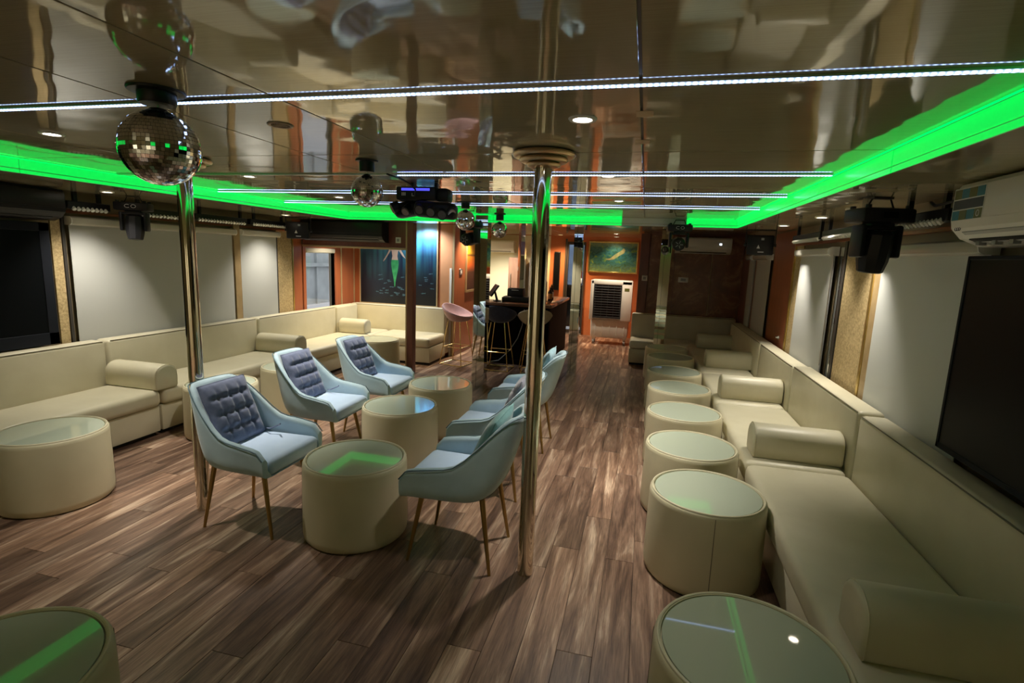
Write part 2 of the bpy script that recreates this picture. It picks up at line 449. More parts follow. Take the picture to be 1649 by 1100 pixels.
wr = struct('wall_right', B().box(XR, XR+0.1, Y0, 9.2, 0, CEIL), 'plain_wall')
def rpan(name, y0, y1, z0, z1, mat, t=0.012): return obj(name, B().box(XR-t, XR-0.001, y0, y1, z0, z1, 0.002, 1), mat, wr)
rpan('wood_strip', 3.905, 4.0, 0.45, 1.80, 'collar', 0.03)
rpan('gold_strip', 4.002, 4.035, 0.45, 1.83, 'gold_trim', 0.035)
rpan('gold_strip', 4.045, 4.065, 0.45, 1.83, 'gold_trim', 0.025)
rpan('fabric_panel', 4.07, 4.60, 0.45, 1.88, 'gold_fabric')
rpan('dark_strip', 4.61, 4.66, 0.45, 1.88, 'frame_dark', 0.02)
rpan('mirror_strip', 4.665, 4.76, 0.45, 1.82, 'mirror', 0.012)
rpan('fabric_panel', 5.80, 6.04, 0.45, 1.88, 'gold_fabric')
rpan('gold_strip', 6.045, 6.085, 0.45, 1.9, 'gold_trim', 0.025)
rpan('laminate_panel', 6.09, 7.0, 0.45, 2.03, 'redwood')
rpan('mullion', 7.90, 7.98, 0.45, 1.9, 'maroon', 0.03)
rpan('mullion', 8.02, 8.05, 0.45, 1.9, 'alu', 0.04)
rpan('laminate_panel', 8.40, 9.08, 0.45, 2.1, 'maroon')
rpan('wood_rail', 2.0, 6.04, 1.862, 1.885, 'redwood', 0.03)

wb = struct('wall_back_left', B().box(XL-0.1, -2.93, 7.88, 7.98, 0, CEIL), 'redwood')
obj('copper_panel', B().box(-3.165, -2.965, 7.866, 7.879, 0.45, 2.1, 0.002, 1), 'copper', wb)
obj('gold_strip', B().box(-2.962, -2.93, 7.860, 7.879, 0.0, 2.1, 0.002, 1), 'pic_gold', wb)
ws = struct('wall_side', B().box(-3.03, -2.93, 7.98, 9.3, 0, CEIL), 'redwood')
obj('baseboard', B().box(-2.929, -2.915, 7.9, 9.3, 0, 0.07), 'maroon', ws)
obj('copper_panel', B().box(-2.929, -2.92, 9.12, 9.29, 0.3, 2.1), 'copper', ws)
wk = struct('wall_back', B().box(-3.8, -2.02, YB, YB+0.1, 0, CEIL).box(-2.02, -1.66, YB, YB+0.1, 0, CEIL).box(-1.66, -1.26, YB, YB+0.1, 2.0, CEIL).box(-1.26, 0.0, YB, YB+0.1, 0, CEIL), 'orange')
obj('cream_panel', B().box(-3.8, -2.03, YB-0.012, YB-0.001, 0, CEIL-0.02), 'cream_wall', wk)
struct('wall_bar_left', B().box(-3.8, -3.7, 7.98, YB+0.1, 0, CEIL), 'cream_wall')
wbr = struct('wall_back_right', B().box(-0.06, XR+0.1, 9.1, 9.2, 0, CEIL), 'maroon')
for a, b_ in ((0.06, 0.46), (0.47, 1.03), (1.045, 1.51)):
    obj('veined_panel', B().box(a, b_, 9.088, 9.099, 0.4, 2.08, 0.002, 1), 'marble', wbr)
obj('laminate_edge', B().box(-0.10, 0.05, 9.07, 9.099, 0.4, 2.1, 0.004, 1), 'maroon', wbr)
obj('gold_strip', B().box(1.031, 1.044, 9.086, 9.099, 0.8, 2.08), 'collar', wbr)
struct('wall_hall_right', B().box(-0.06, 0.04, 9.2, YB+0.1, 0, CEIL), 'redwood')
struct('wall_rear', B().box(XL-0.1, XR+0.1, Y0-0.1, Y0, 0, CEIL), 'cream_wall')
# header beam across the corner, and its post
tr = struct('trim_1', B().box(XL+0.03, -3.105, 6.50, 6.58, 1.70, SOF-0.002, 0.003, 1), 'maroon')
obj('gold_edge', B().box(XL+0.03, -3.105, 6.492, 6.585, 1.672, 1.699, 0.003, 1), 'pic_gold', tr)
t = thing('square_post', 'slim square maroon post with a pale edge at the end of the corner bench', 'post', (-3.05, 6.53, 0))
obj('shaft', B(t.location).box(-3.085, -2.995, 6.48, 6.58, 0, SOF-0.003, 0.004, 1), 'maroon', t)
obj('gold_edge', B(t.location).box(-3.108, -3.086, 6.484, 6.58, 0, SOF-0.003, 0.003, 1), 'pic_gold', t)

# ---------------------------------------------------------------- window by the corner, and what lies outside
w1 = struct('window_1', B().box(XL-0.06, XL+0.02, 6.52, 6.58, 0.66, 1.70).box(XL-0.06, XL+0.02, 7.32, 7.37, 0.66, 1.70).box(XL-0.06, XL+0.02, 6.58, 7.32, 1.655, 1.70).box(XL-0.06, XL+0.02, 6.58, 7.32, 0.66, 0.70), 'redwood')
obj('pane', B().box(XL-0.05, XL-0.044, 6.58, 7.32, 0.70, 1.655), 'glass', w1)
obj('rolled_blind', B().box(XL-0.03, XL+0.03, 6.58, 7.31, 1.585, 1.655, 0.015, 3), 'blind_white', w1)
struct('wall_quay', B().box(-9.2, -9.0, 2.0, 26.0, 0.1, 4.5).box(-9.02, -8.9, 2, 26, 1.15, 1.25).box(-9.01, -8.94, 13.0, 13.1, 0.1, 4.5), 'concrete')
struct('ground_quay', B().box(-9.0, XL-0.12, 2.0, 26.0, -0.2, 0.1), 'deck')

# far glass door
d1 = struct('door_1', B().box(-1.66, -1.625, YB-0.03, YB+0.06, 0, 2.0).box(-1.295, -1.26, YB-0.03, YB+0.06, 0, 2.0).box(-1.625, -1.295, YB-0.03, YB+0.06, 1.94, 2.0).box(-1.625, -1.295, YB-0.03, YB+0.06, 0.0, 0.10), 'frame_dark')
obj('pane', B().box(-1.625, -1.295, YB+0.01, YB+0.016, 0.12, 1.94), 'glass', d1)
obj('lower_board', B().box(-1.625, -1.295, YB+0.03, YB+0.05, 0.16, 1.08), 'night_blue', d1)
obj('sill', B().box(-1.66, -1.26, YB-0.08, YB-0.031, 0.0, 0.03), 'alu', d1)
obj('door_jamb', B().box(-1.70, -1.661, YB-0.05, YB-0.001, 0.0, 2.06), 'frame_dark', d1)
struct('ground_deck', B().box(-3.5, 1.5, YB+0.15, 17, -0.2, 0.05), 'concrete')
struct('wall_far_boat', B().box(-4.5, 2.5, 15.0, 15.2, 0.05, 3.0), 'night_blue')

# ---------------------------------------------------------------- poles and mirrored pillars
def pole(x, y, label):
    t = thing('steel_pole', label, 'pole', (x, y, 0), 0, 'steel poles')
    obj('shaft', B().cyl((0, 0, 0), (0, 0, CEIL-0.002), 0.041, n=32), 'chrome', t)
    prof = [(0.043, CEIL-0.068)]
    for rr, zz, q in ((0.078, 0.058, 0.011), (0.112, 0.037, 0.012), (0.146, 0.014, 0.013)):
        prof += [(rr-0.012, CEIL-zz-q*0.95), (rr-0.003, CEIL-zz-q*0.6), (rr+0.002, CEIL-zz), (rr-0.001, CEIL-zz+q*0.55), (rr-0.010, CEIL-zz+q*0.85)]
    prof += [(0.12, CEIL-0.001), (0.043, CEIL-0.001)]
    obj('collar', B().lathe(prof, 48), 'bronze', t)
pole(-0.495, 2.482, 'polished steel pole beside the pale blue chair with the plain teal cushion')
pole(-2.59, 2.532, 'polished steel pole just behind the nearest left blue chair')
def pillar(x, y, w, label, top=CEIL-0.012):
    t = thing('mirror_pillar', label, 'pillar', (x, y, 0), 0, 'mirrored pillars')
    h = w/2
    obj('core', B().box(-h+0.006, h-0.006, -h+0.006, h-0.006, 0, top), 'frame_dark', t)
    s = -h + w*0.36
    obj('mirror_panel', B().box(-h, s-0.002, -h, -h+0.005, 0.0, top), 'mirror', t)
    obj('mirror_panel', B().box(s+0.002, h, -h, -h+0.005, 0.0, top), 'mirror', t)
    obj('mirror_panel', B().box(h-0.005, h, -h+0.006, h, 0.0, top), 'mirror', t)
    obj('mirror_panel', B().box(-h, -h+0.005, -h+0.006, h, 0.0, top), 'mirror', t)
    obj('mirror_panel', B().box(-h+0.006, h-0.006, h-0.005, h, 0.0, top), 'mirror', t)
pillar(-1.94, 6.19, 0.155, 'mirrored pillar to the left of the bar, beside the pink stool')
pillar(-0.93, 7.48, 0.125, 'mirrored pillar at the right end of the black bar')
pillar(0.28, 8.20, 0.15, 'mirrored pillar behind the far end of the row of drum tables')
# ================================================================== lights of the room
def downlight(x, y, z, label, power, group, size=84, col=WARM, mat='lamp_warm', aim=(0, 0, -1)):
    t = thing('downlight', label, 'downlight', (x, y, z), 0, group)
    obj('trim_ring', B().lathe([(0.032, -0.001), (0.034, -0.006), (0.046, -0.007), (0.05, -0.002), (0.05, -0.0005), (0.032, -0.0005)], 24), 'white_plastic', t)
    obj('lamp_face', B().lathe([(0.0001, -0.003), (0.031, -0.003), (0.031, -0.001)], 20), mat, t)
    spot('lamp', t, (0, 0, -0.02), power, size, 0.9, col, 0.035, aim)
for x, y, lb, k in ((-0.25, 1.91, 'bright round downlight in the ceiling nearest the right steel pole', 0.17), (-0.25, 3.17, 'round ceiling downlight on the second glowing white tape, right half', 1.2), (-0.25, 4.47, 'round ceiling downlight between the third and fourth white tapes, right half', 1.2),
                    (-2.72, 1.94, 'round downlight at the far left of the ceiling near the big mirror ball', 0.5), (-2.72, 3.2, 'round downlight in the ceiling hidden behind the left steel pole', 1.3), (-2.80, 4.44, 'round ceiling downlight left of the second mirror ball', 1.2)):
    downlight(x, y, CEIL, lb, P_CENTRE*k, 'downlights in the raised ceiling')
for x, y, lb, k in ((-4.28, 3.43, 'small downlight in the left ceiling border above the grey blind', 0.75), (-4.3, 5.65, 'small downlight in the left ceiling border above the narrow blind', 0.7), (-4.2, 7.0, 'downlight above the corner bench behind the maroon header', 1.5),
                    (1.30, 3.97, 'downlight in the right ceiling border behind the large moving head', 0.7), (1.30, 4.62, 'downlight in the right ceiling border above the gold fabric panel', 0.4), (1.26, 5.62, 'farthest downlight in the right ceiling border', 0.9)):
    downlight(x, y, SOF if y < 6.6 else CEIL-0.01, lb, P_SOFFIT*k, 'downlights in the ceiling border', 76 if x > 0 else 110, WARM if y < 6.6 else (1.0, 0.8, 0.52))
downlight(-3.35, 7.62, CEIL-0.01, 'downlight washing the tall sea mural', 70, 'downlights of the back rooms', 150, (0.85, 0.93, 1.0))
downlight(-2.75, 8.3, CEIL-0.01, 'downlight over the pink stool corner', 110, 'downlights of the back rooms', 110, (1, 0.8, 0.55))
downlight(-2.9, 10.4, CEIL-0.01, 'downlight over the cream wall behind the bar', 230, 'downlights of the back rooms', 140, (1, 0.93, 0.78))
downlight(-1.75, 10.9, CEIL-0.01, 'orange downlight over the passage behind the bar', 130, 'downlights of the back rooms', 140, (1.0, 0.6, 0.28), 'lamp_orange')
downlight(-0.62, 11.15, CEIL-0.01, 'downlight over the wide painting above the air cooler', 20, 'downlights of the back rooms', 120, (1, 0.86, 0.6))
downlight(-0.55, 9.8, CEIL-0.01, 'downlight over the passage floor beside the air cooler', 75, 'downlights of the back rooms', 130, (1, 0.85, 0.62))

downlight(-0.6, -2.15, CEIL, 'unseen downlight added behind the camera, right half', 130, 'downlights in the raised ceiling', 100)  # added lamp out of view, brightens what the poles reflect
downlight(-2.72, -2.15, CEIL, 'unseen downlight added behind the camera, left half', 130, 'downlights in the raised ceiling', 100)  # its added twin, lighting the rear wall for the pole reflections

# white LED tapes across the raised ceiling
def tape(y, x0, x1, label, off=None, z=CEIL):
    t = thing('white_led_tape', label, 'LED strip', ((x0+x1)/2, y, z), 0, 'white LED tapes across the ceiling')
    obj('channel', B(t.location).box(x0, x1, y-0.010, y+0.010, z-0.007, z-0.0003), 'alu', t)
    obj('glowing_tape', B((0, y, z)).box(x0+0.003, x1-0.003, y-0.005, y+0.005, z-0.011, z-0.0075), 'led_white', t, loc=(-(x0+x1)/2, 0, 0))
    if off: obj('unlit_tape', B(t.location).box(off[0], off[1], y-0.01, y+0.01, z-0.008, z-0.0003), 'alu', t)
tape(1.55, TX0+0.02, TX1-0.02, 'nearest glowing white LED tape crossing the whole ceiling')
tape(3.11, -1.55, 0.90, 'second white LED tape, starting above the multi-head light bar', off=(TX0+0.03, -1.56))
tape(4.05, TX0+0.02, TX1-0.03, 'third glowing white LED tape from the camera')
tape(4.95, TX0+0.02, TX1-0.03, 'farthest glowing white LED tape across the ceiling')
# green LED tapes along the step
def green(x0, x1, y0, y1, label):
    t = thing('green_led_tape', label, 'LED strip', ((x0+x1)/2, (y0+y1)/2, CEIL-0.02), 0, 'green LED tapes in the ceiling step')
    obj('glowing_tape', B(t.location).box(x0, x1, y0, y1, CEIL-0.008, CEIL-0.004), 'led_green', t)
green(TX1-0.034, TX1-0.028, -1.5, 6.15, 'green LED tape along the right ceiling step')
green(TX0+0.028, TX0+0.034, -1.5, 6.15, 'green LED tape along the left ceiling step')
green(TX0+0.05, -1.85, TY1-0.034, TY1-0.028, 'green LED tape along the far ceiling step, left stretch')
green(-1.75, -0.30, TY1-0.034, TY1-0.028, 'green LED tape along the far ceiling step, middle stretch')
green(0.42, TX1-0.05, TY1-0.034, TY1-0.028, 'short green LED tape along the far ceiling step, right end')

# ================================================================== benches
def bench(name, label, x0, x1, y0, y1, back, seat_z=0.405, top=0.79, depth_back=0.165, cat='bench', group=None, back_ext=None, pipe=True, dz=0.0):
    """x0..x1,y0..y1: footprint incl. backrest. back: side of backrest ('-x','+x','+y')."""
    t = thing(name, label, cat, ((x0+x1)/2, (y0+y1)/2, 0), 0, group)
    o = t.location; top += dz
    if back == '-x': bx0, bx1, by0, by1 = x0, x0+depth_back, y0, y1; sx0, sx1, sy0, sy1 = bx1-0.005, x1, y0, y1
    elif back == '+x': bx0, bx1, by0, by1 = x1-depth_back, x1, y0, y1; sx0, sx1, sy0, sy1 = x0, bx0+0.005, y0, y1
    else: bx0, bx1, by0, by1 = x0, x1, y1-depth_back, y1; sx0, sx1, sy0, sy1 = x0, x1, y0, by0+0.005
    if back_ext: bx0, bx1, by0, by1 = back_ext
    g = 0.004
    ins = 0.035
    def inset(d):
        a = [sx0, sx1, sy0, sy1]
        if back == '-x': a[1] -= d
        elif back == '+x': a[0] += d
        else: a[2] += d
        return a
    a = inset(ins)
    obj('base', B(o).box(a[0]+g, a[1]-g, a[2]+g, a[3]-g, 0.035, 0.262, 0.012, 2), 'leather', t)
    a = inset(ins+0.03)
    obj('plinth', B(o).box(a[0]+0.02, a[1]-0.02, a[2]+0.02, a[3]-0.02, 0.0, 0.034), 'plinth', t)
    obj('seat_cushion', B(o).box(sx0+g, sx1-g, sy0+g, sy1-g, 0.264, seat_z, 0.045, 4), 'leather', t)
    br = obj('backrest', B(o).box(bx0+g, bx1-g, by0+g, by1-g, 0.06, top, 0.030, 4), 'leather', t)
    if pipe:
        r = 0.0035; q = 0.009
        if back == '-x': pts = [(bx1-q, by0+0.03, top-q), (bx1-q, by1-0.03, top-q)]
        elif back == '+x': pts = [(bx0+q, by0+0.03, top-q), (bx0+q, by1-0.03, top-q)]
        else: pts = [(bx0+0.03, by0+q, top-q), (bx1-0.03, by0+q, top-q)]
        obj('piping', B(o).tube(pts, r, 6), 'piping', br)
    return t
LG = 'cream benches along the left wall'; RG = 'cream benches along the right wall'
bench('bench_seat', 'cream leather wall bench under the left black television', -4.665, -3.93, 0.4, 3.49, '-x', group=LG)
bench('bench_seat', 'cream leather wall bench under the wide left grey blind', -4.665, -3.93, 3.50, 5.34, '-x', group=LG)
bench('bench_seat', 'cream leather bench before the corner, between the left wall and the two farther blue chairs', -4.665, -3.93, 5.35, 7.02, '-x', group=LG)
bench('bench_seat', 'small cream corner bench unit below the red panel next to the corner window', -4.665, -3.93, 7.03, 7.645, '-x', group=LG, pipe=False)
bench('bench_seat', 'cream leather bench below the sea mural', -3.92, -2.99, 7.02, 7.86, '+y', back_ext=(-4.665, -2.99, 7.665, 7.86), group=LG)
bench('bench_seat', 'long cream leather wall bench under the right black television', 0.71, 1.472, 0.2, 3.46, '+x', group=RG, depth_back=0.16)
bench('bench_seat', 'cream leather bench under the bright right blind and gold strips', 0.71, 1.472, 3.47, 4.95, '+x', group=RG, depth_back=0.16, dz=0.012)
bench('bench_seat', 'cream leather bench under the narrow right blind', 0.71, 1.472, 4.96, 6.30, '+x', group=RG, depth_back=0.16)
bench('bench_seat', 'cream leather bench under the red panel leading to the dark right corner', 0.71, 1.472, 6.31, 8.40, '+x', group=RG, depth_back=0.16)
bench('bench_seat', 'dim cream bench against the brown veined back wall, beside the air cooler', -0.16, 1.472, 8.41, 9.07, '+y', group=RG)

# bolsters lie on the seats
def bolster_mesh(L):
    prof = [(-0.105, 0.012), (-0.095, 0.0), (0.095, 0.0), (0.105, 0.012), (0.108, 0.10)]
    for k in range(1, 12):
        a = PI*k/12; prof.append((0.108*math.cos(a), 0.11+0.098*math.sin(a)**0.85))
    prof.append((-0.108, 0.10))
    n = len(prof); vs = []; fs = []
    xs = [(-L/2, 0.80), (-L/2+0.004, 0.93), (-L/2+0.012, 0.985), (-L/2+0.025, 1.0), (0, 1.0), (L/2-0.025, 1.0), (L/2-0.012, 0.985), (L/2-0.004, 0.93), (L/2, 0.80)]
    for x, s in xs:
        for p in prof: vs.append((x, p[0]*s, 0.10+(p[1]-0.10)*s))
    for i in range(len(xs)-1):
        for k in range(n): fs.append((i*n+k, i*n+(k+1) % n, (i+1)*n+(k+1) % n, (i+1)*n+k))
    fs += [tuple(reversed(range(n))), tuple((len(xs)-1)*n+k for k in range(n))]
    b = B(); b.add([(x, y, z-0.02+0.001) for x, y, z in vs], fs)
    zmin = min(p[2] for p in b.v); b.v = [(x, y, z-zmin) for x, y, z in b.v]
    seams = []
    for sx in (-1, 1):
        x = sx*(L/2-0.012)
        seams.append([(x, p[0]*1.0, (0.10+(p[1]-0.10)*1.0)-0.02-zmin+0.001) for p in prof])
    return b, seams
def bolster(x, y, L, label, group, z=0.406):
    t = thing('bolster', label, 'bolster cushion', (x, y, z), 0, group)
    b, seams = bolster_mesh(L)
    obj('roll', b, 'leather', t)
    for s in seams: obj('seam', B().tube(s, 0.0022, 5, True), 'piping_cream', t)
bolster(-4.205, 3.54, 0.56, 'cream bolster on the left bench below the wide grey blind', 'bolsters on the left benches')
bolster(-4.20, 5.36, 0.57, 'shaded cream bolster on the left bench behind the second left blue chair', 'bolsters on the left benches')
bolster(-4.24, 7.10, 0.44, 'cream bolster on the left bench nearest the corner below the sea mural', 'bolsters on the left benches')
bolster(1.03, 1.83, 0.54, 'large dim cream bolster on the right bench nearest the camera, cut by the frame', 'bolsters on the right benches')
bolster(1.04, 3.66, 0.54, 'cream bolster on the right bench, second from the camera', 'bolsters on the right benches')
bolster(1.04, 5.20, 0.54, 'cream bolster on the right bench, third from the camera', 'bolsters on the right benches')
bolster(1.06, 6.72, 0.53, 'brightly lit cream bolster on the right bench, fourth from the camera', 'bolsters on the right benches')
bolster(1.08, 8.22, 0.50, 'dim cream bolster in the dark right corner, farthest of all bolsters', 'bolsters on the right benches')

# ================================================================== drum tables
DH = 0.455
def drum(x, y, label, group, rot=0.0, src=[None]):
    if src[0] is None:
        t = thing('drum_table', label, 'drum table', (x, y, 0), rot, group)
        prof = [(0.27, 0.0), (0.285, 0.003), (0.297, 0.018), (0.300, 0.05), (0.2975, 0.25), (0.295, DH-0.03), (0.293, DH-0.012), (0.287, DH-0.004), (0.279, DH), (0.273, DH-0.001), (0.271, DH-0.012), (0.0001, DH-0.012)]
        body = obj('body', B().lathe(prof, 64), 'leather_drum', t)
        obj('seam', B().tube([(0.0, -0.3012, 0.03), (0.0, -0.2985, 0.25), (0.0, -0.2945, DH-0.014)], 0.0016, 5), 'piping', body)
        obj('seam', B().tube([(0.0, 0.3012, 0.03), (0.0, 0.2985, 0.25), (0.0, 0.2945, DH-0.014)], 0.0016, 5), 'piping', body)
        obj('piped_rim', B().tube([(0.281*math.cos(a*PI/32), 0.281*math.sin(a*PI/32), DH-0.001) for a in range(64)], 0.006, 8, True), 'piping_cream', t)
        obj('glass_top', B().lathe([(0.0001, DH-0.011), (0.266, DH-0.011), (0.2685, DH-0.009), (0.2685, DH-0.003), (0.267, DH-0.0015), (0.0001, DH-0.0015)], 64), 'glass_top', t)
        src[0] = t; return t
    return dup(src[0], (x, y, 0), rot, label, group)
RD = 'drum tables along the right benches'; MD = 'drum tables between the blue chairs'; LD = 'drum tables along the left benches'
drum(-1.562, 2.61, 'round cream drum table at the front, between the two nearest blue chairs', MD, -1.03)
drum(-1.797, 3.67, 'round cream drum table in the middle of the three between the blue chairs', MD, -1.1)
drum(-1.77, 4.45, 'round cream drum table farthest of the three between the blue chairs', MD, -1.15)
for i, (x, y, lb) in enumerate(((0.412, 1.615, 'cream drum table nearest the camera on the right, its glass reflecting a green line'),
        (0.41, 2.80, 'cream drum table second from the camera along the right bench'),
        (0.386, 3.525, 'cream drum table third from the camera along the right bench'),
        (0.396, 4.33, 'cream drum table fourth from the camera along the right bench'),
        (0.405, 5.18, 'cream drum table fifth from the camera along the right bench'),
        (0.40, 5.97, 'cream drum table sixth from the camera along the right bench'),
        (0.40, 6.88, 'cream drum table seventh from the camera along the right bench'),
        (0.38, 7.60, 'farthest cream drum table of the right row, by the mirrored pillar'))):
    drum(x, y, lb, RD, 0.03 if i == 1 else 1.43)
drum(-1.685, 0.88, 'cream drum table cut off in the lower left corner of the picture', LD, -0.5)
drum(-3.56, 2.36, 'large near cream drum table in front of the left bench', LD, -0.58)
drum(-3.54, 3.72, 'cream drum table half hidden behind the left steel pole', LD, -0.7)
drum(-3.44, 4.54, 'cream drum table behind the second left blue chair', LD, -0.8)
drum(-3.49, 6.42, 'cream drum table in the far left corner before the mural bench', LD, -1.0)

# ================================================================== blue chairs
def smooth01(t): t = max(0.0, min(1.0, t)); return t*t*(3-2*t)
def make_chair(label):
    t = thing('armchair', label, 'chair', (0, 0, 0), 0, 'pale blue velvet chairs')
    path = []
    for k in range(9): path.append((0.248-0.298*k/8, -0.272+0.004*k/8))
    for k in range(1, 24):
        a = -PI/2+PI*k/24
        ca, sa = math.cos(a), math.sin(a)
        path.append((-0.05-0.180*abs(ca)**0.75, 0.268*math.copysign(abs(sa)**0.75, sa)))
    for k in range(9): path.append((-0.05+0.298*k/8, 0.268+0.004*k/8))
    N = len(path); T = 0.042
    def norm(i):
        a = path[max(i-1, 0)]; b = path[min(i+1, N-1)]
        d = Vector((b[0]-a[0], b[1]-a[1])).normalized()
        return Vector((-d.y, d.x))      # outward
    ZB, ZT = 0.385, 0.845
    def top(i):
        x = path[i][0]
        z = 0.548+0.030*smooth01((0.24-x)/0.26)+0.267*smooth01((0.03-x)/0.235)**1.25
        f = max(0.0, (x-0.19)/0.055)
        return z-0.045*f*f
    def P(i, z, side, h):
        x, y = path[i]; n = norm(i)
        bk = smooth01((0.13-x)/0.32)
        s = max(0.0, (z-ZB)/(ZT-ZB))
        x2 = x-0.135*bk*s**0.9; y2 = y*(1+0.04*s*(1-bk)-0.20*bk*s)
        return (x2+n.x*h, y2+n.y*h, z)
    vv = [0.0, 0.03, 0.08, 0.16, 0.28, 0.42, 0.56, 0.7, 0.84, 0.94, 0.985]
    nv = len(vv)
    def outer(i, j):
        z = ZB+(top(i)-0.012-ZB)*vv[j]
        ins = {0: -0.075, 1: -0.040, 2: -0.020, 3: -0.008, 4: -0.002}.get(j, 0.0)
        if j == nv-1: ins = -0.004
        return P(i, z, 1, ins)
    sec = []
    def fn(i, j):
        if j < nv: return outer(i, j)
        if j == nv: return P(i, top(i), 1, -0.012)
        if j == nv+1: return P(i, top(i), 1, -T+0.012)
        k = 2*nv+1-j
        z = ZB+(top(i)-0.012-ZB)*vv[k]
        return P(i, max(z, ZB+0.02), -1, -T+(0.004 if k == nv-1 else 0))
    ncol = 2*nv+2
    b = B().grid(fn, N, ncol)
    # closing strips at the arm fronts
    for i in (0, N-1):
        loop = [fn(i, j) for j in range(ncol)]
        c = Vector((0, 0, 0))
        for p in loop: c += Vector(p)
        c /= len(loop); c.x += 0.012
        n = len(b.v)
        b.v += [tuple(p) for p in loop]+[tuple(c)]
        for j in range(ncol): b.f.append((n+j, n+(j+1) % ncol, n+ncol))
    # underside pan
    ring = [outer(i, 0) for i in range(N)]
    n = len(b.v); b.v += ring; b.f.append(tuple(n+i for i in range(N)))
    sh = obj('shell', b, 'velvet', t, angle=75)
    obj('piping', B().tube([P(i, top(i)-0.003, 1, 0.001) for i in range(N)], 0.0034, 6), 'velvet_pipe', sh)
    sb = B().box(-0.175, 0.262, -0.224, 0.224, 0.390, 0.484, 0.034, 4)
    sb.v = [(x, y*(1-0.10*max(0.0, -x-0.05)/0.16), z+(0.014*max(0.0, 1-(y/0.23)**2)*max(0.0, 1-((x-0.04)/0.22)**2) if z > 0.46 else 0)) for x, y, z in sb.v]
    obj('seat', sb, 'velvet_seat', t)
    for sx in (-1, 1):
        for sy in (-1, 1):
            obj('leg', B().cyl((0.165*sx-0.005, 0.16*sy, 0.394), (0.232*sx, 0.20*sy, 0.0), 0.0155, 0.0085, 14), 'gold', t)
    return t
def make_cushion(name, mat, w, h, th, label, rows, colsn, group, depth=0.75):
    NU, NV = 41, 41
    tu = [((k+1)/(colsn+1)*2-1) for k in range(colsn)]; tv = [((k+1)/(rows+1)*2-1) for k in range(rows)]
    def prof(i, j, s):
        u = i/(NU-1)*2-1; v = j/(NV-1)*2-1
        e = max(0.0, (1-abs(u)**3.2))**0.55*max(0.0, (1-abs(v)**3.2))**0.55
        d = 0.0
        for a in tv:
            for c in tu:
                d = max(d, math.exp(-((u-c)**2+(v-a)**2)/0.012))
            inner = smooth01((1.0-abs(u))/0.35)
            d = max(d, 0.55*inner*math.exp(-((v-a)**2)/0.006))
        for c in tu:
            d = max(d, 0.40*smooth01((1.0-abs(v))/0.35)*math.exp(-((u-c)**2)/0.006))
        if rows: e *= (1-depth*d)
        wob = 1+0.015*math.sin(7*v+2*u)
        return (s*th/2*e + 0.001*s, u*w/2*wob*(1-0.03*(1-abs(v))), (v+1)*h/2)
    t = tag(bpy.data.objects.new(name, None), label, 'cushion', group); COL.objects.link(t); t.empty_display_size = 0.1
    b = B().grid(lambda i, j: prof(i, j, 1), NU, NV).grid(lambda i, j: prof(i, j, -1), NU, NV)
    obj('pad', b, mat, t, angle=180)
    edge = [prof(i, 0, 0) for i in range(NU)]+[prof(NU-1, j, 0) for j in range(1, NV)]+[prof(i, NV-1, 0) for i in range(NU-2, -1, -1)]+[prof(0, j, 0) for j in range(NV-2, 0, -1)]
    obj('edge_seam', B().tube(edge, 0.0035, 6, True), mat, t)
    return t
def strap(t, mat='cushion_grey'):
    obj('tie_strap', B().tube([(0.03, 0.17, 0.012), (0.07, 0.15, 0.005), (0.12, 0.17, 0.006), (0.16, 0.14, 0.012)], 0.005, 6), mat, t)
ch0 = make_chair('pale blue velvet chair nearest on the left, its slate cushion facing right')
ch0.location = (-2.178, 2.55, 0)
CH = [(ch0, 0)]
for x, y, rz, lb in ((-2.375, 3.51, 0.02, 'pale blue velvet chair in the middle of the left three'), (-2.335, 4.29, 0.0, 'pale blue velvet chair farthest of the left three'),
                     (-0.90, 2.60, PI, 'pale blue velvet chair nearest on the right, with a plain teal cushion'), (-0.97, 3.44, PI+0.02, 'pale blue velvet chair in the middle of the right three, with a mauve grey cushion'),
                     (-0.96, 4.38, PI, 'pale blue velvet chair farthest of the right three, with a sky blue cushion')):
    c = dup(ch0, (x, y, 0), rz, lb); CH.append((c, rz))
def lean(t, i, ang, dx, dy=0.0, dz=0.487, yawadd=0.0, rx=0.0):
    c, rz = CH[i]
    v = Matrix.Rotation(rz, 3, 'Z') @ Vector((dx, dy, 0))
    t.location = (c.location.x+v.x, c.location.y+v.y, dz)
    t.rotation_euler = (rx, -ang, rz+yawadd)
CG = 'tufted slate cushions'
a0 = make_cushion('tufted_cushion', 'cushion_grey', 0.365, 0.385, 0.085, 'slate blue tufted cushion on the nearest left blue chair', 3, 3, CG); lean(a0, 0, 0.40, -0.098, yawadd=0.02); strap(a0)
a1 = make_cushion('tufted_cushion', 'cushion_grey', 0.35, 0.385, 0.095, 'slate blue tufted cushion on the middle left blue chair', 3, 3, CG, 0.85); lean(a1, 1, 0.40, -0.098); strap(a1)
a2 = make_cushion('tufted_cushion', 'cushion_grey', 0.33, 0.38, 0.095, 'slate blue tufted cushion on the farthest left blue chair', 3, 3, CG, 0.85); lean(a2, 2, 0.40, -0.098, yawadd=-0.03)
a3 = make_cushion('plain_cushion', 'cushion_teal', 0.38, 0.37, 0.10, 'plain teal cushion on the nearest right blue chair', 0, 0, 'cushions on the right chairs'); lean(a3, 3, 0.42, -0.085)
a4 = make_cushion('tufted_cushion', 'cushion_mauve', 0.37, 0.38, 0.10, 'mauve grey tufted cushion on the middle right blue chair', 3, 3, 'cushions on the right chairs'); lean(a4, 4, 0.40, -0.09)
obj('tie_strap', B().tube([(0.02, -0.17, 0.33), (0.045, -0.175, 0.36), (0.05, -0.17, 0.40)], 0.006, 6), 'white_plastic', a4)
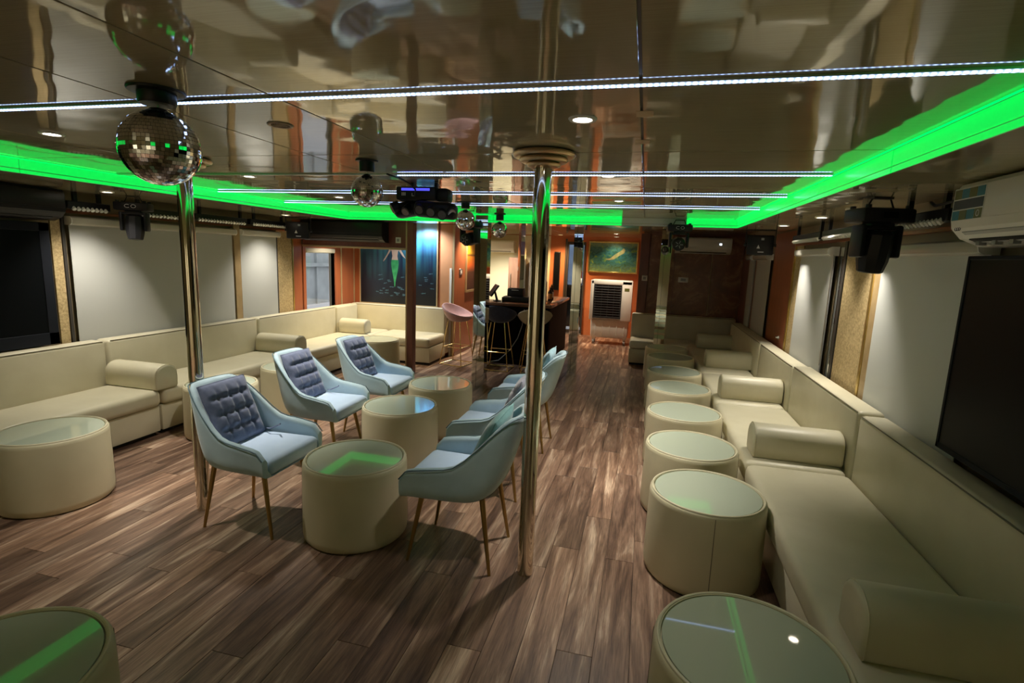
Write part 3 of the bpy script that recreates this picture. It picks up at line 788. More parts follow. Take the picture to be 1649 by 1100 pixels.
a5 = make_cushion('tufted_cushion', 'cushion_sky', 0.36, 0.41, 0.095, 'sky blue tufted cushion on the farthest right blue chair', 3, 3, 'cushions on the right chairs'); lean(a5, 5, 0.38, -0.09)
# ================================================================== blinds and televisions
def blind(side, y0, y1, zt, label, mat='blind', val=True, vy=None, z0=0.5):
    s = 1 if side == 'L' else -1
    X = XL if side == 'L' else XR
    t = thing('roller_blind', label, 'roller blind', (X+s*0.05, (y0+y1)/2, z0), 0, 'roller blinds')
    o = t.location
    obj('fabric', B(o).box(X+s*0.034, X+s*0.037, y0, y1, z0+0.02, zt+0.02), mat, t)
    obj('hem_bar', B(o).box(X+s*0.030, X+s*0.041, y0, y1, z0, z0+0.02, 0.003, 1), 'valance', t)
    if val:
        a, b_ = vy or (y0-0.01, y1+0.01)
        pts = [(X+s*0.013, zt), (X+s*0.075, zt), (X+s*0.094, zt+0.012), (X+s*0.10, zt+0.035), (X+s*0.094, zt+0.06), (X+s*0.07, zt+0.072), (X+s*0.013, zt+0.074)]
        obj('valance', B(o).prism([(p[0], p[1]) for p in pts], 'y', a, b_), 'valance', t)
        for yy in (a-0.008, b_):
            obj('end_cap', B(o).prism([(p[0], p[1]) for p in pts], 'y', yy, yy+0.008), 'white_plastic', t)
    return t
blind('L', 3.40, 5.19, 1.765, 'wide grey roller blind on the left wall')
blind('L', 5.315, 5.945, 1.77, 'narrow pale roller blind on the left wall before the gold panel')
blind('R', 2.80, 3.89, 1.735, 'wide pale roller blind on the right wall beside the black television', 'blind_white')
t = blind('R', 4.80, 5.76, 1.75, 'narrow roller blind on the right wall between gold panels')
obj('overlap_fabric', B(t.location).box(XR-0.044, XR-0.041, 4.80, 5.30, 0.52, 1.77), 'blind', t)
obj('chain', B(t.location).tube([(XR-0.055, 4.775, 1.76), (XR-0.055, 4.77, 1.2), (XR-0.055, 4.775, 0.85)], 0.004, 5), 'alu', t)
blind('R', 7.05, 7.86, 1.72, 'brownish roller blind in the dark right corner beyond the red panel')
t = blind('R', 8.08, 8.38, 1.72, 'slim roller blind deepest in the dark right corner', val=True)

def tv(side, y0, y1, z0, z1, label):
    s = 1 if side == 'L' else -1
    X = (XL if side == 'L' else XR) + s*0.062
    t = thing('television', label, 'television', (X, (y0+y1)/2, z0), 0, 'wall televisions')
    o = t.location; bz = 0.075 if side == 'L' else 0.02
    xf = X+s*0.05
    obj('back_shell', B(o).box(X, X+s*0.04, y0+0.01, y1-0.01, z0+0.01, z1-0.01, 0.008, 2), 'black_matte', t)
    f = obj('bezel', B(o).box(X+s*0.03, xf, y0, y1, z0, z0+bz*1.3, 0.003, 1).box(X+s*0.03, xf, y0, y1, z1-bz*0.9, z1, 0.003, 1).box(X+s*0.03, xf, y0, y0+bz, z0, z1, 0.003, 1).box(X+s*0.03, xf, y1-bz, y1, z0, z1, 0.003, 1), 'bezel', t)
    obj('screen', B(o).box(X+s*0.04, X+s*0.046, y0+bz-0.002, y1-bz+0.002, z0+bz, z1-bz*0.8), 'screen', t)
    obj('wall_bracket', B(o).box(X-s*0.058, X, (y0+y1)/2-0.15, (y0+y1)/2+0.15, (z0+z1)/2-0.1, (z0+z1)/2+0.1), 'black', t)
tv('L', 1.55, 3.195, 0.80, 1.77, 'large black television on the left wall')
tv('R', 1.1, 2.82, 0.83, 1.728, 'large black television on the right wall')

# ================================================================== air conditioners
def aircon(name, label, loc, rotz, w, h, d, mat, group, sticker=False, display=None, open_flap=0.0, grill=False):
    """local: width along x, front faces -y, back at y=0, base at z=0"""
    t = thing(name, label, 'air conditioner', loc, rotz, group)
    prof = [(0, 0.0), (-d*0.45, 0.0), (-d*0.80, h*0.12), (-d*0.97, h*0.28), (-d, h*0.42), (-d*0.985, h*0.86), (-d*0.90, h*0.97), (-d*0.78, h), (0, h)]
    obj('body', B().prism(prof, 'x', -w/2+0.012, w/2-0.012), mat, t, angle=25)
    side = [(y, z) for y, z in prof]
    for s in (-1, 1):
        obj('end_cap', B().prism(side, 'x', s*(w/2-0.012), s*w/2), mat, t, angle=25)
    obj('front_panel', B().box(-w/2+0.008, w/2-0.008, -d-0.006, -d+0.004, h*0.40, h*0.90, 0.004, 2), mat, t)
    R_ = Matrix.Rotation(math.radians(-38-open_flap), 3, 'X')
    obj('air_slot', B().box(-w/2+0.07, w/2-0.07, -d*0.80, -d*0.62, h*0.075, h*0.11, rot=Matrix.Rotation(math.radians(-18), 3, 'X')), 'black_matte', t)
    obj('louver', B().box(-w/2+0.06, w/2-0.06, -d*0.95, -d*0.62, h*0.13, h*0.15, 0.002, 1, rot=R_), mat if mat != 'white_plastic' else 'cool_grey' if grill else mat, t)
    if grill:
        for k in range(9):
            x = -w/2+0.10+k*(w-0.2)/8
            obj('vane', B().box(x-0.012, x+0.012, -d*0.72, -d*0.60, 0.004, h*0.10), 'cool_grey', t)
    if display: obj('display', B().box(display, display+0.035, -d-0.0075, -d-0.006, h*0.55, h*0.66), 'display_white', t)
    return t
aircon('air_conditioner', 'black split air conditioner on the maroon header in the far left corner', (-3.97, 6.498, 1.76), 0, 1.22, 0.27, 0.20, 'black', 'black air conditioners')
aircon('air_conditioner', 'black split air conditioner above the left television', (XL+0.005, 2.65, 1.79), -PI/2+PI, 1.20, 0.245, 0.23, 'black', 'black air conditioners')
t = aircon('air_conditioner', 'white split air conditioner with a coloured sticker above the right television', (XR-0.005, 2.235, 1.766), -PI/2, 1.05, 0.27, 0.225, 'white_plastic', 'white air conditioners', grill=True)
st = obj('sticker', B().box(-0.508, -0.29, -0.2325, -0.2315, 0.105, 0.238), 'white_plastic', t)
cl = ['olive_mark', 'teal_mark', 'olive_mark', 'teal_mark']
for k in range(4):
    xa = -0.504+k*0.0530
    obj('sticker_tile', B().box(xa, xa+0.050, -0.2335, -0.2325, 0.196, 0.235), cl[k], st)
    obj('sticker_tile', B().box(xa, xa+0.050, -0.2335, -0.2325, 0.108, 0.147), cl[(k+1) % 4], st)
obj('sticker_band', B().box(-0.504, -0.295, -0.2335, -0.2325, 0.152, 0.191), 'dark_mark', st)
obj('sticker_icon', B().tube([(-0.32+0.010*math.cos(a*PI/8), -0.234, 0.1275+0.012*math.sin(a*PI/8)) for a in range(16)], 0.0018, 5, True), 'white_mark', st)
for k in range(3):
    obj('logo_ring', B().tube([(-0.49+k*0.014+0.007*math.cos(a*PI/8), -0.218, 0.072+0.007*math.sin(a*PI/8)) for a in range(16)], 0.0012, 5, True), 'dark_mark', t)
aircon('air_conditioner', 'white split air conditioner on the brown veined back wall at right', (0.87, 9.085, 1.80), 0, 0.84, 0.255, 0.19, 'white_plastic', 'white air conditioners', display=0.235)
aircon('air_conditioner', 'small white air conditioner on the cream wall behind the bar', (-3.12, YB-0.014, 1.72), 0, 0.62, 0.26, 0.20, 'white_plastic', 'white air conditioners')

# ================================================================== mirror balls
def mirror_ball(x, y, zc, r, label, rows=22, motor=0.055):
    t = thing('mirror_ball', label, 'mirror ball', (x, y, CEIL), 0, 'mirror balls')
    mh = min(0.075, CEIL-zc-r-0.015)
    hs = obj('motor_housing', B().lathe([(0.0001, -mh), (motor*0.92, -mh), (motor, -mh+0.006), (motor, -0.010), (motor*1.45, -0.008), (motor*1.5, -0.004), (motor*1.5, -0.0005), (0.0001, -0.0005)], 28), 'black', t)
    obj('rod', B().cyl((0, 0, -mh), (0, 0, zc-CEIL+r), 0.003, n=8), 'alu', t)
    obj('cap', B().lathe([(0.0001, zc-CEIL+r+0.008), (r*0.2, zc-CEIL+r+0.002), (r*0.26, zc-CEIL+r*0.955), (0.0001, zc-CEIL+r*0.95)], 20), 'black', t)
    prof = [(max(1e-4, (r-0.003)*math.sin(PI*k/24)), zc-CEIL+(r-0.003)*math.cos(PI*k/24)) for k in range(25)]
    core = obj('core', B().lathe(prof, 40), 'black_matte', t)
    rnd = random.Random(int(zc*1000)+rows)
    b = B()
    for i in range(rows):
        a0, a1 = PI*(i+0.04)/rows, PI*(i+0.96)/rows
        am = (a0+a1)/2
        n = max(4, int(2*rows*math.sin(am)))
        for k in range(n):
            p0, p1 = 2*PI*(k+0.03)/n, 2*PI*(k+0.97)/n
            pm_ = (p0+p1)/2
            q = []
            for a, p in ((a0, p0), (a0, p1), (a1, p1), (a1, p0)):
                q.append(Vector((math.sin(a)*math.cos(p), math.sin(a)*math.sin(p), math.cos(a)))*r)
            c = sum(q, Vector())/4
            ax = Vector((rnd.gauss(0, 1), rnd.gauss(0, 1), rnd.gauss(0, 1))).normalized()
            Rm = Matrix.Rotation(rnd.gauss(0, 0.05), 3, ax)
            q = [Rm @ (v-c)+c+Vector((0, 0, zc-CEIL)) for v in q]
            b.add([tuple(v) for v in q], [(0, 1, 2, 3)])
    me = bpy.data.meshes.new('mirror_tiles'); me.from_pydata(b.v, [], b.f); me.update(); me.materials.append(M['tile_mirror'])
    o = obj('mirror_tiles', me, None, t); o['kind'] = 'stuff'
mirror_ball(-1.56, 1.44, 1.953, 0.118, 'largest mirror ball, hanging nearest the camera at upper left', 30)
mirror_ball(-1.50, 2.65, 1.968, 0.085, 'mirror ball second from the camera, left of the multi-head light bar', 24, 0.04)
mirror_ball(-1.66, 4.72, 1.962, 0.092, 'third mirror ball, just right of the multi-head light bar', 22, 0.04)
mirror_ball(-1.69, 6.02, 1.945, 0.092, 'farthest mirror ball, in front of the small white air conditioner', 22, 0.045)

# ================================================================== stage lights
def moving_head(label, loc, rotz, tilt, s=1.0, logo=True):
    """hung from above; local z=0 at the ceiling, front faces -y"""
    t = thing('moving_head_light', label, 'stage light', loc, rotz, 'moving head lights')
    t.scale = (s, s, s)
    br = obj('clamp_bracket', B().tube([(-0.07, 0, -0.055), (-0.045, 0, -0.002), (0.045, 0, -0.002), (0.07, 0, -0.055)], 0.005, 6).box(-0.05, 0.05, -0.02, 0.02, -0.006, -0.001), 'black', t)
    bs = obj('base', B().box(-0.13, 0.13, -0.085, 0.085, -0.125, -0.055, 0.012, 2), 'black', t)
    for sx in (-1, 1):
        for sy in (-1, 1):
            obj('foot', B().cyl((0.1*sx, 0.06*sy, -0.055), (0.1*sx, 0.06*sy, -0.04), 0.014, n=12), 'black', bs)
    obj('display', B().box(-0.035, 0.035, -0.0875, -0.0855, -0.105, -0.075), 'screen', bs)
    if logo:
        obj('logo_ring', B().tube([(-0.022+0.020*math.cos(a*PI/8), -0.088, -0.09+0.013*math.sin(a*PI/8)) for a in range(2, 15)], 0.0018, 5), 'white_mark', bs)
        obj('logo_ring', B().tube([(0.024+0.018*math.cos(a*PI/8), -0.088, -0.09+0.013*math.sin(a*PI/8)) for a in range(16)], 0.0018, 5, True), 'white_mark', bs)
    obj('yoke', B().box(-0.06, 0.06, -0.045, 0.045, -0.145, -0.126, 0.005, 1).box(-0.105, -0.078, -0.05, 0.05, -0.30, -0.135, 0.012, 2).box(0.078, 0.105, -0.05, 0.05, -0.30, -0.135, 0.012, 2).box(-0.1, 0.1, -0.045, 0.045, -0.160, -0.140, 0.006, 1), 'black', t)
    Rm = Matrix.Rotation(tilt, 4, 'X'); c = Vector((0, 0, -0.255))
    hb = B().lathe([(0.0001, 0.095), (0.05, 0.095), (0.07, 0.075), (0.074, 0.0), (0.07, -0.06), (0.058, -0.115), (0.052, -0.12)], 10)
    hb.v = [tuple(Rm @ Vector((p[0], p[1]*1.05, p[2]))+c) for p in hb.v]
    hd = obj('head', hb, 'black', t, angle=30)
    lb = B().lathe([(0.0001, -0.122), (0.02, -0.124), (0.046, -0.119), (0.05, -0.115)], 24)
    lb.v = [tuple(Rm @ Vector(p)+c) for p in lb.v]
    obj('lens', lb, 'lens', hd)
    for k in range(5):
        a = 2*PI*k/5; fb = B().tube([(0.012*math.cos(a), 0.012*math.sin(a), 0.0965), (0.042*math.cos(a), 0.042*math.sin(a), 0.0965)], 0.003, 5)
        fb.v = [tuple(Rm @ Vector(p)+c) for p in fb.v]
        obj('vent_rib', fb, 'cool_grey', hd)
    return t
moving_head('black moving head stage light before the right gold panel, pointing down', (1.225, 3.35, SOF), 0.25, 0.12, 1.08, False)
moving_head('black moving head stage light on the left wall before the grey blind, pointing down', (-4.40, 3.755, SOF), 0.55, -0.1, 1.0)
moving_head('black moving head stage light on the far ceiling step above the row of drum tables', (0.33, 6.12, CEIL-0.02), 0.05, PI/2+0.15, 1.0)
moving_head('black moving head stage light by the mirrored pillar, below the third mirror ball', (-2.08, 6.08, CEIL-0.03), -0.25, PI/2+0.15, 1.05)
def laser_box(label, loc, rotz):
    t = thing('laser_box_light', label, 'stage light', loc, rotz, 'boxed stage lights')
    obj('bracket', B().box(-0.155, -0.145, -0.02, 0.02, -0.17, -0.001).box(0.145, 0.155, -0.02, 0.02, -0.17, -0.001).box(-0.155, 0.155, -0.02, 0.02, -0.006, -0.001), 'black', t)
    bd = obj('housing', B().box(-0.135, 0.135, -0.09, 0.09, -0.275, -0.06, 0.012, 2), 'black', t)
    obj('warning_mark', B().prism([(-0.035, -0.205), (0.0, -0.205), (-0.0175, -0.165)], 'y', -0.0915, -0.0905), 'white_mark', bd)
    obj('rating_label', B().box(0.005, 0.035, -0.0915, -0.0905, -0.115, -0.09), 'cool_grey', bd)
    obj('print_line', B().box(-0.02, 0.04, -0.0915, -0.0905, -0.248, -0.238), 'white_mark', bd)
    for sx in (-1, 1): obj('knob', B().cyl((0.135*sx, 0, -0.165), (0.165*sx, 0, -0.165), 0.018, n=14), 'black', t)
laser_box('black box stage light on a bracket by the left gold panel', (-4.42, 6.05, SOF), 0.5)
laser_box('black box stage light on a bracket in the dark right corner', (1.22, 6.42, SOF), -0.15)

# multi-head light bar under the ceiling
t = thing('multi_head_light', 'black multi-head beam light with blue display under the middle of the ceiling', 'stage light', (-1.535, 3.50, CEIL), 0.05)
t.scale = (1.08, 1.08, 1.2)
obj('ceiling_bracket', B().box(-0.09, -0.07, -0.015, 0.015, -0.03, -0.001).box(0.07, 0.09, -0.015, 0.015, -0.03, -0.001), 'black', t)
bs = obj('base', B().box(-0.17, 0.10, -0.07, 0.07, -0.105, -0.028, 0.012, 2).box(0.09, 0.18, -0.055, 0.055, -0.115, -0.032, 0.025, 2), 'black', t)
obj('blue_panel', B().box(-0.13, 0.06, -0.0725, -0.0705, -0.052, -0.038), 'blue_glow', bs)
for dx in (-0.128, -0.118, -0.108): obj('panel_mark', B().box(dx, dx+0.006, -0.0725, -0.0705, -0.08, -0.062), 'white_mark', bs)
obj('panel_mark', B().box(-0.06, -0.056, -0.0725, -0.0705, -0.083, -0.066).box(-0.06, -0.045, -0.0725, -0.0705, -0.083, -0.079), 'white_mark', bs)
a1_ = obj('front_arm', B().box(-0.03, 0.245, -0.13, -0.03, -0.205, -0.115, 0.03, 3, rot=Matrix.Rotation(0.06, 3, 'Y')), 'black', t)
a2_ = obj('rear_arm', B().box(-0.22, 0.0, 0.0, 0.10, -0.19, -0.10, 0.03, 3, rot=Matrix.Rotation(-0.15, 3, 'Y')), 'black', t)
def lensring(par, x, y, z, d, r=0.03):
    d = Vector(d).normalized(); p = Vector((x, y, z))
    h = obj('beam_head', B().cyl(p-d*0.05, p, r*1.05, r*1.2, 20), 'black', par)
    obj('lens', B().cyl(p-d*0.001, p+d*0.003, r, r*0.9, 20), 'lens', par)
for k, x in enumerate((0.015, 0.09, 0.165)): lensring(a1_, x, -0.135, -0.165-0.012*k, (0.1, -0.9, -0.5), 0.026)
lensring(a1_, 0.225, -0.12, -0.175, (0.5, -0.5, -0.6), 0.026)
lensring(a2_, -0.215, -0.02, -0.155, (-0.75, -0.5, -0.55), 0.03)
lensring(a2_, -0.12, -0.03, -0.17, (-0.2, -0.8, -0.6), 0.026)
cb = obj('supply_cable', B().tube([(-0.06, -0.44, -0.012), (-0.02, -0.36, -0.02), (0.0, -0.25, -0.035), (0.0, -0.16, -0.055), (-0.03, -0.09, -0.085)], 0.005, 6), 'black', t)

# LED wash bars below the ceiling border
def wash_bar(side, y0, y1, z, label, pitch=0.04):
    s = 1 if side == 'L' else -1
    X = (XL if side == 'L' else XR) + s*0.10
    t = thing('led_wash_bar', label, 'stage light', (X, (y0+y1)/2, z), 0, 'LED wash bars')
    o = t.location
    obj('housing', B(o).box(X-0.03, X+0.03, y0, y1, z-0.03, z+0.035, 0.006, 1), 'black', t)
    for yy in (y0+0.08, y1-0.08): obj('bracket', B(o).box(X-0.012, X+0.012, yy-0.015, yy+0.015, z+0.035, SOF-0.001), 'black', t)
    b = B(o); n = int((y1-y0-0.03)/pitch)
    for k in range(n):
        yy = y0+0.03+pitch*(k+0.5)*(y1-y0-0.06)/(pitch*n)
        d = Vector((s*0.75, 0, -0.66)); p = Vector((X+s*0.018, yy, z-0.018))
        b.cyl(p, p+d*0.024, 0.0165, 0.0150, 10)
    q = obj('lens_row', b, 'lens_white', t); q['kind'] = 'stuff'
wash_bar('L', 3.34, 3.70, 1.925, 'LED wash bar with round lenses left of the left moving head')
wash_bar('L', 3.90, 4.52, 1.925, 'LED wash bar with round lenses behind the left steel pole')
wash_bar('L', 4.60, 5.34, 1.93, 'LED wash bar on the left wall right of the steel pole')
wash_bar('L', 5.40, 6.06, 1.935, 'LED wash bar on the left wall ending at the gold panel')
wash_bar('R', 4.93, 5.78, 1.915, 'far LED wash bar on the right wall')
wash_bar('R', 4.06, 4.88, 1.915, 'LED wash bar on the right wall above the gold fabric panel')
wash_bar('R', 3.02, 3.56, 1.925, 'LED wash bar on the right wall between moving head and air conditioner')
tag(obj('cable', B().tube([(XR-0.16, 3.12, 1.995), (XR-0.17, 3.05, 1.97), (XR-0.16, 2.98, 1.975), (XR-0.13, 2.9, 1.99)], 0.007, 6), 'black'), 'black cable slung between the right wash bar and the air conditioner', 'cable')

# ================================================================== bar stools
def stool(label, x, y, rz, mat, seat_z=0.70, sc=1.0):
    t = thing('bar_stool', label, 'bar stool', (x, y, 0), rz, 'bucket bar stools')
    n, mrad = 40, 10
    def rim(a): return seat_z+0.035+0.17*((1+math.cos(a))/2)**1.3
    zc = seat_z
    def fin(i, j):
        a = 2*PI*i/n; q = j/(mrad-1); r = 0.215*q
        return (-r*math.cos(a)*(1.0), r*math.sin(a)*1.08, zc+(rim(a)-zc)*q**2.6)
    def fout(i, j):
        a = 2*PI*i/n; q = j/(mrad-1); r = 0.235*q
        return (-r*math.cos(a), r*math.sin(a)*1.08, zc-0.055+(rim(a)-0.012-zc+0.055)*q**3.2)
    b = B().grid(fin, n, mrad, True).grid(fout, n, mrad, True)
    b.grid(lambda i, j: fin(i, mrad-1) if j == 0 else ((fin(i, mrad-1)[0]+fout(i, mrad-1)[0])/2, (fin(i, mrad-1)[1]+fout(i, mrad-1)[1])/2, fin(i, mrad-1)[2]+0.006) if j == 1 else fout(i, mrad-1), n, 3, True)
    obj('bucket_seat', b, mat, t, angle=70)
    legs = [(sx, sy) for sx in (-1, 1) for sy in (-1, 1)]
    for sx, sy in legs: obj('leg', B().cyl((0.10*sx, 0.10*sy, zc-0.045), (0.19*sx, 0.19*sy, 0.004), 0.007, n=8), 'gold_bright', t)
    def ring(z):
        k = 0.10+0.09*(zc-0.045-z)/(zc-0.049)
        return [(-k, -k, z), (k, -k, z), (k, k, z), (-k, k, z)]
    for z in (0.27, 0.006):
        r4 = ring(z)
        for k in range(4):
            p0, p1 = r4[k], r4[(k+1) % 4]
            obj('footrest_bar' if z > 0.1 else 'floor_bar', B().cyl(p0, p1, 0.006, n=8), 'gold_bright', t)
    return t
stool('dusty pink bucket bar stool with gold legs left of the mirrored pillar', -2.68, 7.38, -0.2, 'pink', 0.70)
stool('navy bucket bar stool with gold legs in front of the black bar', -2.0, 7.30, PI/2, 'navy', 0.74)
stool('beige bucket bar stool with gold legs behind the right steel pole', -1.49, 7.36, PI/2+0.3, 'beige', 0.72)

# ================================================================== bar
t = thing('bar_counter', 'black bar counter with a dark wooden top', 'bar counter', (-1.83, 8.55, 0))
o = t.location
obj('front_panel', B(o).box(-2.34, -1.34, 7.68, 7.74, 0.0, 0.90, 0.004, 1), 'bar_black', t)
obj('side_panel', B(o).box(-1.40, -1.335, 7.74, 9.5, 0.0, 0.90, 0.004, 1), 'bar_black', t)
obj('left_panel', B(o).box(-2.40, -2.34, 7.68, 8.3, 0.0, 0.90, 0.004, 1), 'bar_black', t)
obj('top', B(o).box(-2.42, -1.30, 7.60, 8.15, 0.902, 0.945, 0.006, 2), 'bar_top', t)
obj('side_top', B(o).box(-1.84, -1.30, 8.152, 9.52, 0.902, 0.945, 0.006, 2), 'bar_top', t)
obj('kick_rail', B(o).box(-2.33, -1.345, 7.655, 7.679, 0.0, 0.08, 0.003, 1), 'bar_black', t)
BT = 0.9455
tag(obj('low_tray', B().box(-2.12, -1.52, 7.80, 8.08, BT, BT+0.075, 0.012, 2).box(-2.10, -1.54, 7.82, 8.06, BT+0.075, BT+0.085, 0.004, 1), 'black'), 'low black case lying on the bar counter', 'case')
t = thing('receipt_printer', 'black box printer standing on the bar case', 'printer', (-1.92, 7.95, BT+0.086))
o = t.location
obj('body', B(o).box(-2.05, -1.80, 7.86, 8.04, BT+0.086, BT+0.20, 0.012, 2), 'black', t)
obj('paper_slot', B(o).box(-1.98, -1.87, 7.855, 7.862, BT+0.182, BT+0.19), 'white_mark', t)
obj('lid', B(o).box(-2.04, -1.81, 7.87, 8.03, BT+0.20, BT+0.212, 0.004, 1), 'black_matte', t)
t = thing('till_screen', 'tilted black till screen on a stand at the left end of the bar', 'monitor', (-2.27, 7.86, BT+0.001), -1.15)
obj('screen_housing', B().box(-0.16, 0.16, -0.015, 0.015, 0.06, 0.27, 0.006, 1, rot=Matrix.Rotation(-0.6, 3, 'X')), 'black', t)
obj('display', B().box(-0.145, 0.145, -0.0185, -0.0155, 0.075, 0.255, rot=Matrix.Rotation(-0.6, 3, 'X')), 'screen', t)
obj('stand', B().cyl((0, 0.06, 0.01), (0, 0.02, 0.15), 0.02, 0.015, 12).box(-0.07, 0.07, 0.0, 0.12, 0.0, 0.012, 0.004, 1), 'black', t)
t = thing('coffee_machine', 'small black coffee machine on the side of the bar', 'coffee machine', (-1.62, 8.5, BT))
obj('column', B().box(-0.06, 0.06, 0.0, 0.12, 0.0, 0.32, 0.02, 2), 'black', t)
obj('brew_head', B().box(-0.055, 0.055, -0.13, 0.06, 0.24, 0.34, 0.02, 2), 'black', t)
obj('drip_tray', B().box(-0.06, 0.06, -0.14, 0.0, 0.0, 0.035, 0.006, 1), 'black', t)
obj('spout', B().cyl((0, -0.09, 0.24), (0, -0.09, 0.19), 0.018, n=12), 'alu', t)
def bottle(x, y, h, label, lab='amber_label'):
    t = thing('bottle', label, 'bottle', (x, y, BT), 0, 'bottles on the bar')
    obj('glass', B().lathe([(0.0001, 0.0), (0.033, 0.0), (0.036, 0.006), (0.036, h*0.6), (0.03, h*0.68), (0.014, h*0.78), (0.013, h*0.94), (0.0001, h*0.94)], 20), 'bottle', t)
    obj('bottle_label', B().lathe([(0.0362, h*0.16), (0.0366, h*0.17), (0.0366, h*0.5), (0.0362, h*0.51)], 20), lab, t)
    obj('cap', B().lathe([(0.0001, h), (0.0145, h), (0.0145, h*0.92), (0.0001, h*0.92)], 14), 'gold_bright', t)
bottle(-1.47, 8.42, 0.24, 'dark bottle with an amber label near the bar corner')
bottle(-1.50, 8.72, 0.26, 'dark bottle behind the amber labelled one on the bar', 'white_mark')
# cabinets on the cream wall
def cabinet(x0, x1, z1, mat, label, name='tall_cabinet', cat='cabinet'):
    t = thing(name, label, cat, ((x0+x1)/2, YB-0.22, 0))
    o = t.location
    obj('carcass', B(o).box(x0, x1, YB-0.40, YB-0.014, 0.0, z1, 0.004, 1), mat, t)
    d = obj('door', B(o).box(x0+0.01, x1-0.01, YB-0.418, YB-0.401, 0.06, z1-0.02, 0.004, 1), mat, t)
    obj('handle', B(o).tube([(x0+0.06, YB-0.42, z1-0.62), (x0+0.06, YB-0.445, z1-0.6), (x0+0.06, YB-0.445, z1-0.36), (x0+0.06, YB-0.42, z1-0.34)], 0.008, 6), 'alu', d)
cabinet(-2.86, -2.56, 1.62, 'wood_cab', 'brown wooden cabinet with a metal handle behind the bar')
cabinet(-2.40, -2.08, 1.60, 'alu', 'tall grey metal fridge behind the bar', 'tall_fridge', 'fridge')
pillar(-2.38, 10.2, 0.13, 'slim mirrored pillar behind the bar counter')
t = thing('wall_screen', 'narrow black screen hung on the orange wall behind the bar', 'screen', (-1.85, YB-0.05, 1.2))
obj('housing', B(t.location).box(-1.93, -1.80, YB-0.06, YB-0.001, 0.95, 1.78, 0.008, 2), 'black', t)
obj('display', B(t.location).box(-1.92, -1.81, YB-0.063, YB-0.0605, 0.97, 1.76), 'screen', t)

# ================================================================== pictures
def sea_mat():
    ma = principled('sea_mural_print', (0.02, 0.05, 0.1), 0.35)
    tc = nd(ma, 'ShaderNodeTexCoord'); sp = nd(ma, 'ShaderNodeSeparateXYZ'); ln(ma, tc.outputs['Object'], sp.inputs[0])
    mr = nd(ma, 'ShaderNodeMapRange'); mr.inputs['From Min'].default_value = 0.0; mr.inputs['From Max'].default_value = 1.32
    ln(ma, sp.outputs['Z'], mr.inputs['Value'])
    deep = ramp(ma, mr.outputs[0], [(0.0, (0.002, 0.003, 0.006)), (0.35, (0.004, 0.009, 0.022)), (0.60, (0.008, 0.028, 0.075)), (0.80, (0.05, 0.17, 0.36)), (1.0, (0.40, 0.62, 0.85))])
    v = coords(ma, (9, 1, 0.5)); n = noise(ma, v, 1.0, 2, 0.5, 0.3)
    ray = ramp(ma, n, [(0.42, (0, 0, 0)), (0.62, (0.05, 0.42, 0.45)), (0.75, (0.10, 0.6, 0.62))])
    mm = nd(ma, 'ShaderNodeMapRange'); mm.inputs['From Min'].default_value = 0.35; mm.inputs['From Max'].default_value = 1.2; mm.inputs['To Max'].default_value = 0.45
    ln(ma, sp.outputs['Z'], mm.inputs['Value'])
    mx = nd(ma, 'ShaderNodeMix', data_type='RGBA', blend_type='ADD')
    ln(ma, mm.outputs[0], mx.inputs['Factor']); ln(ma, deep, mx.inputs['A']); ln(ma, ray, mx.inputs['B'])
    setcol(ma, mx.outputs['Result'])
    return ma
M['sea'] = sea_mat()
M['tail'] = vary('green_tail_print', (0.02, 0.25, 0.10), (0.06, 0.45, 0.16), 14, 0.4)
M['skin_print'] = principled('pale_figure_print', (0.55, 0.42, 0.36), 0.5)
M['fish_print'] = principled('pale_fish_print', (0.05, 0.12, 0.17), 0.5)
def flat(pts, y, th=0.0012): return pts
mx0, mx1, mz0, mz1 = -4.575, -3.225, 0.80, 2.11
t = thing('sea_mural', 'tall sea mural with light rays and a green-tailed swimmer above the corner bench', 'mural', ((mx0+mx1)/2, 7.87, mz0))
o = t.location
obj('canvas', B(o).box(mx0, mx1, 7.858, 7.876, mz0, mz1), 'sea', t)
obj('frame_bar', B(o).box(mx0-0.02, mx0, 7.85, 7.878, mz0-0.02, mz1), 'pic_gold', t)
obj('frame_bar', B(o).box(mx1, mx1+0.02, 7.85, 7.878, mz0-0.02, mz1), 'pic_gold', t)
obj('frame_bar', B(o).box(mx0, mx1, 7.85, 7.878, mz0-0.02, mz0), 'pic_gold', t)
cxm = -3.955
tail = [(-0.062, 1.515), (-0.066, 1.45), (-0.050, 1.34), (-0.028, 1.24), (-0.012, 1.15), (-0.006, 1.08), (0.004, 1.08), (0.010, 1.15), (0.028, 1.24), (0.052, 1.34), (0.066, 1.45), (0.060, 1.515)]
obj('figure_tail', B(o).prism([(cxm+a, b_) for a, b_ in tail], 'y', 7.8565, 7.8578), 'tail', t)
torso = [(-0.058, 1.515), (0.056, 1.515), (0.044, 1.575), (0.055, 1.65), (0.095, 1.70), (0.028, 1.74), (0.024, 1.79), (-0.024, 1.79), (-0.028, 1.74), (-0.09, 1.70), (-0.055, 1.65), (-0.044, 1.575)]
obj('figure_body', B(o).prism([(cxm+a, b_) for a, b_ in torso], 'y', 7.8560, 7.8575), 'skin_print', t)
obj('figure_arm', B(o).prism([(cxm-0.09, 1.70), (cxm-0.075, 1.66), (cxm-0.17, 1.52), (cxm-0.21, 1.48), (cxm-0.20, 1.51), (cxm-0.14, 1.60)], 'y', 7.8560, 7.8575), 'skin_print', t)
obj('figure_arm', B(o).prism([(cxm+0.095, 1.70), (cxm+0.075, 1.66), (cxm+0.135, 1.58), (cxm+0.19, 1.54), (cxm+0.15, 1.61)], 'y', 7.8560, 7.8575), 'skin_print', t)
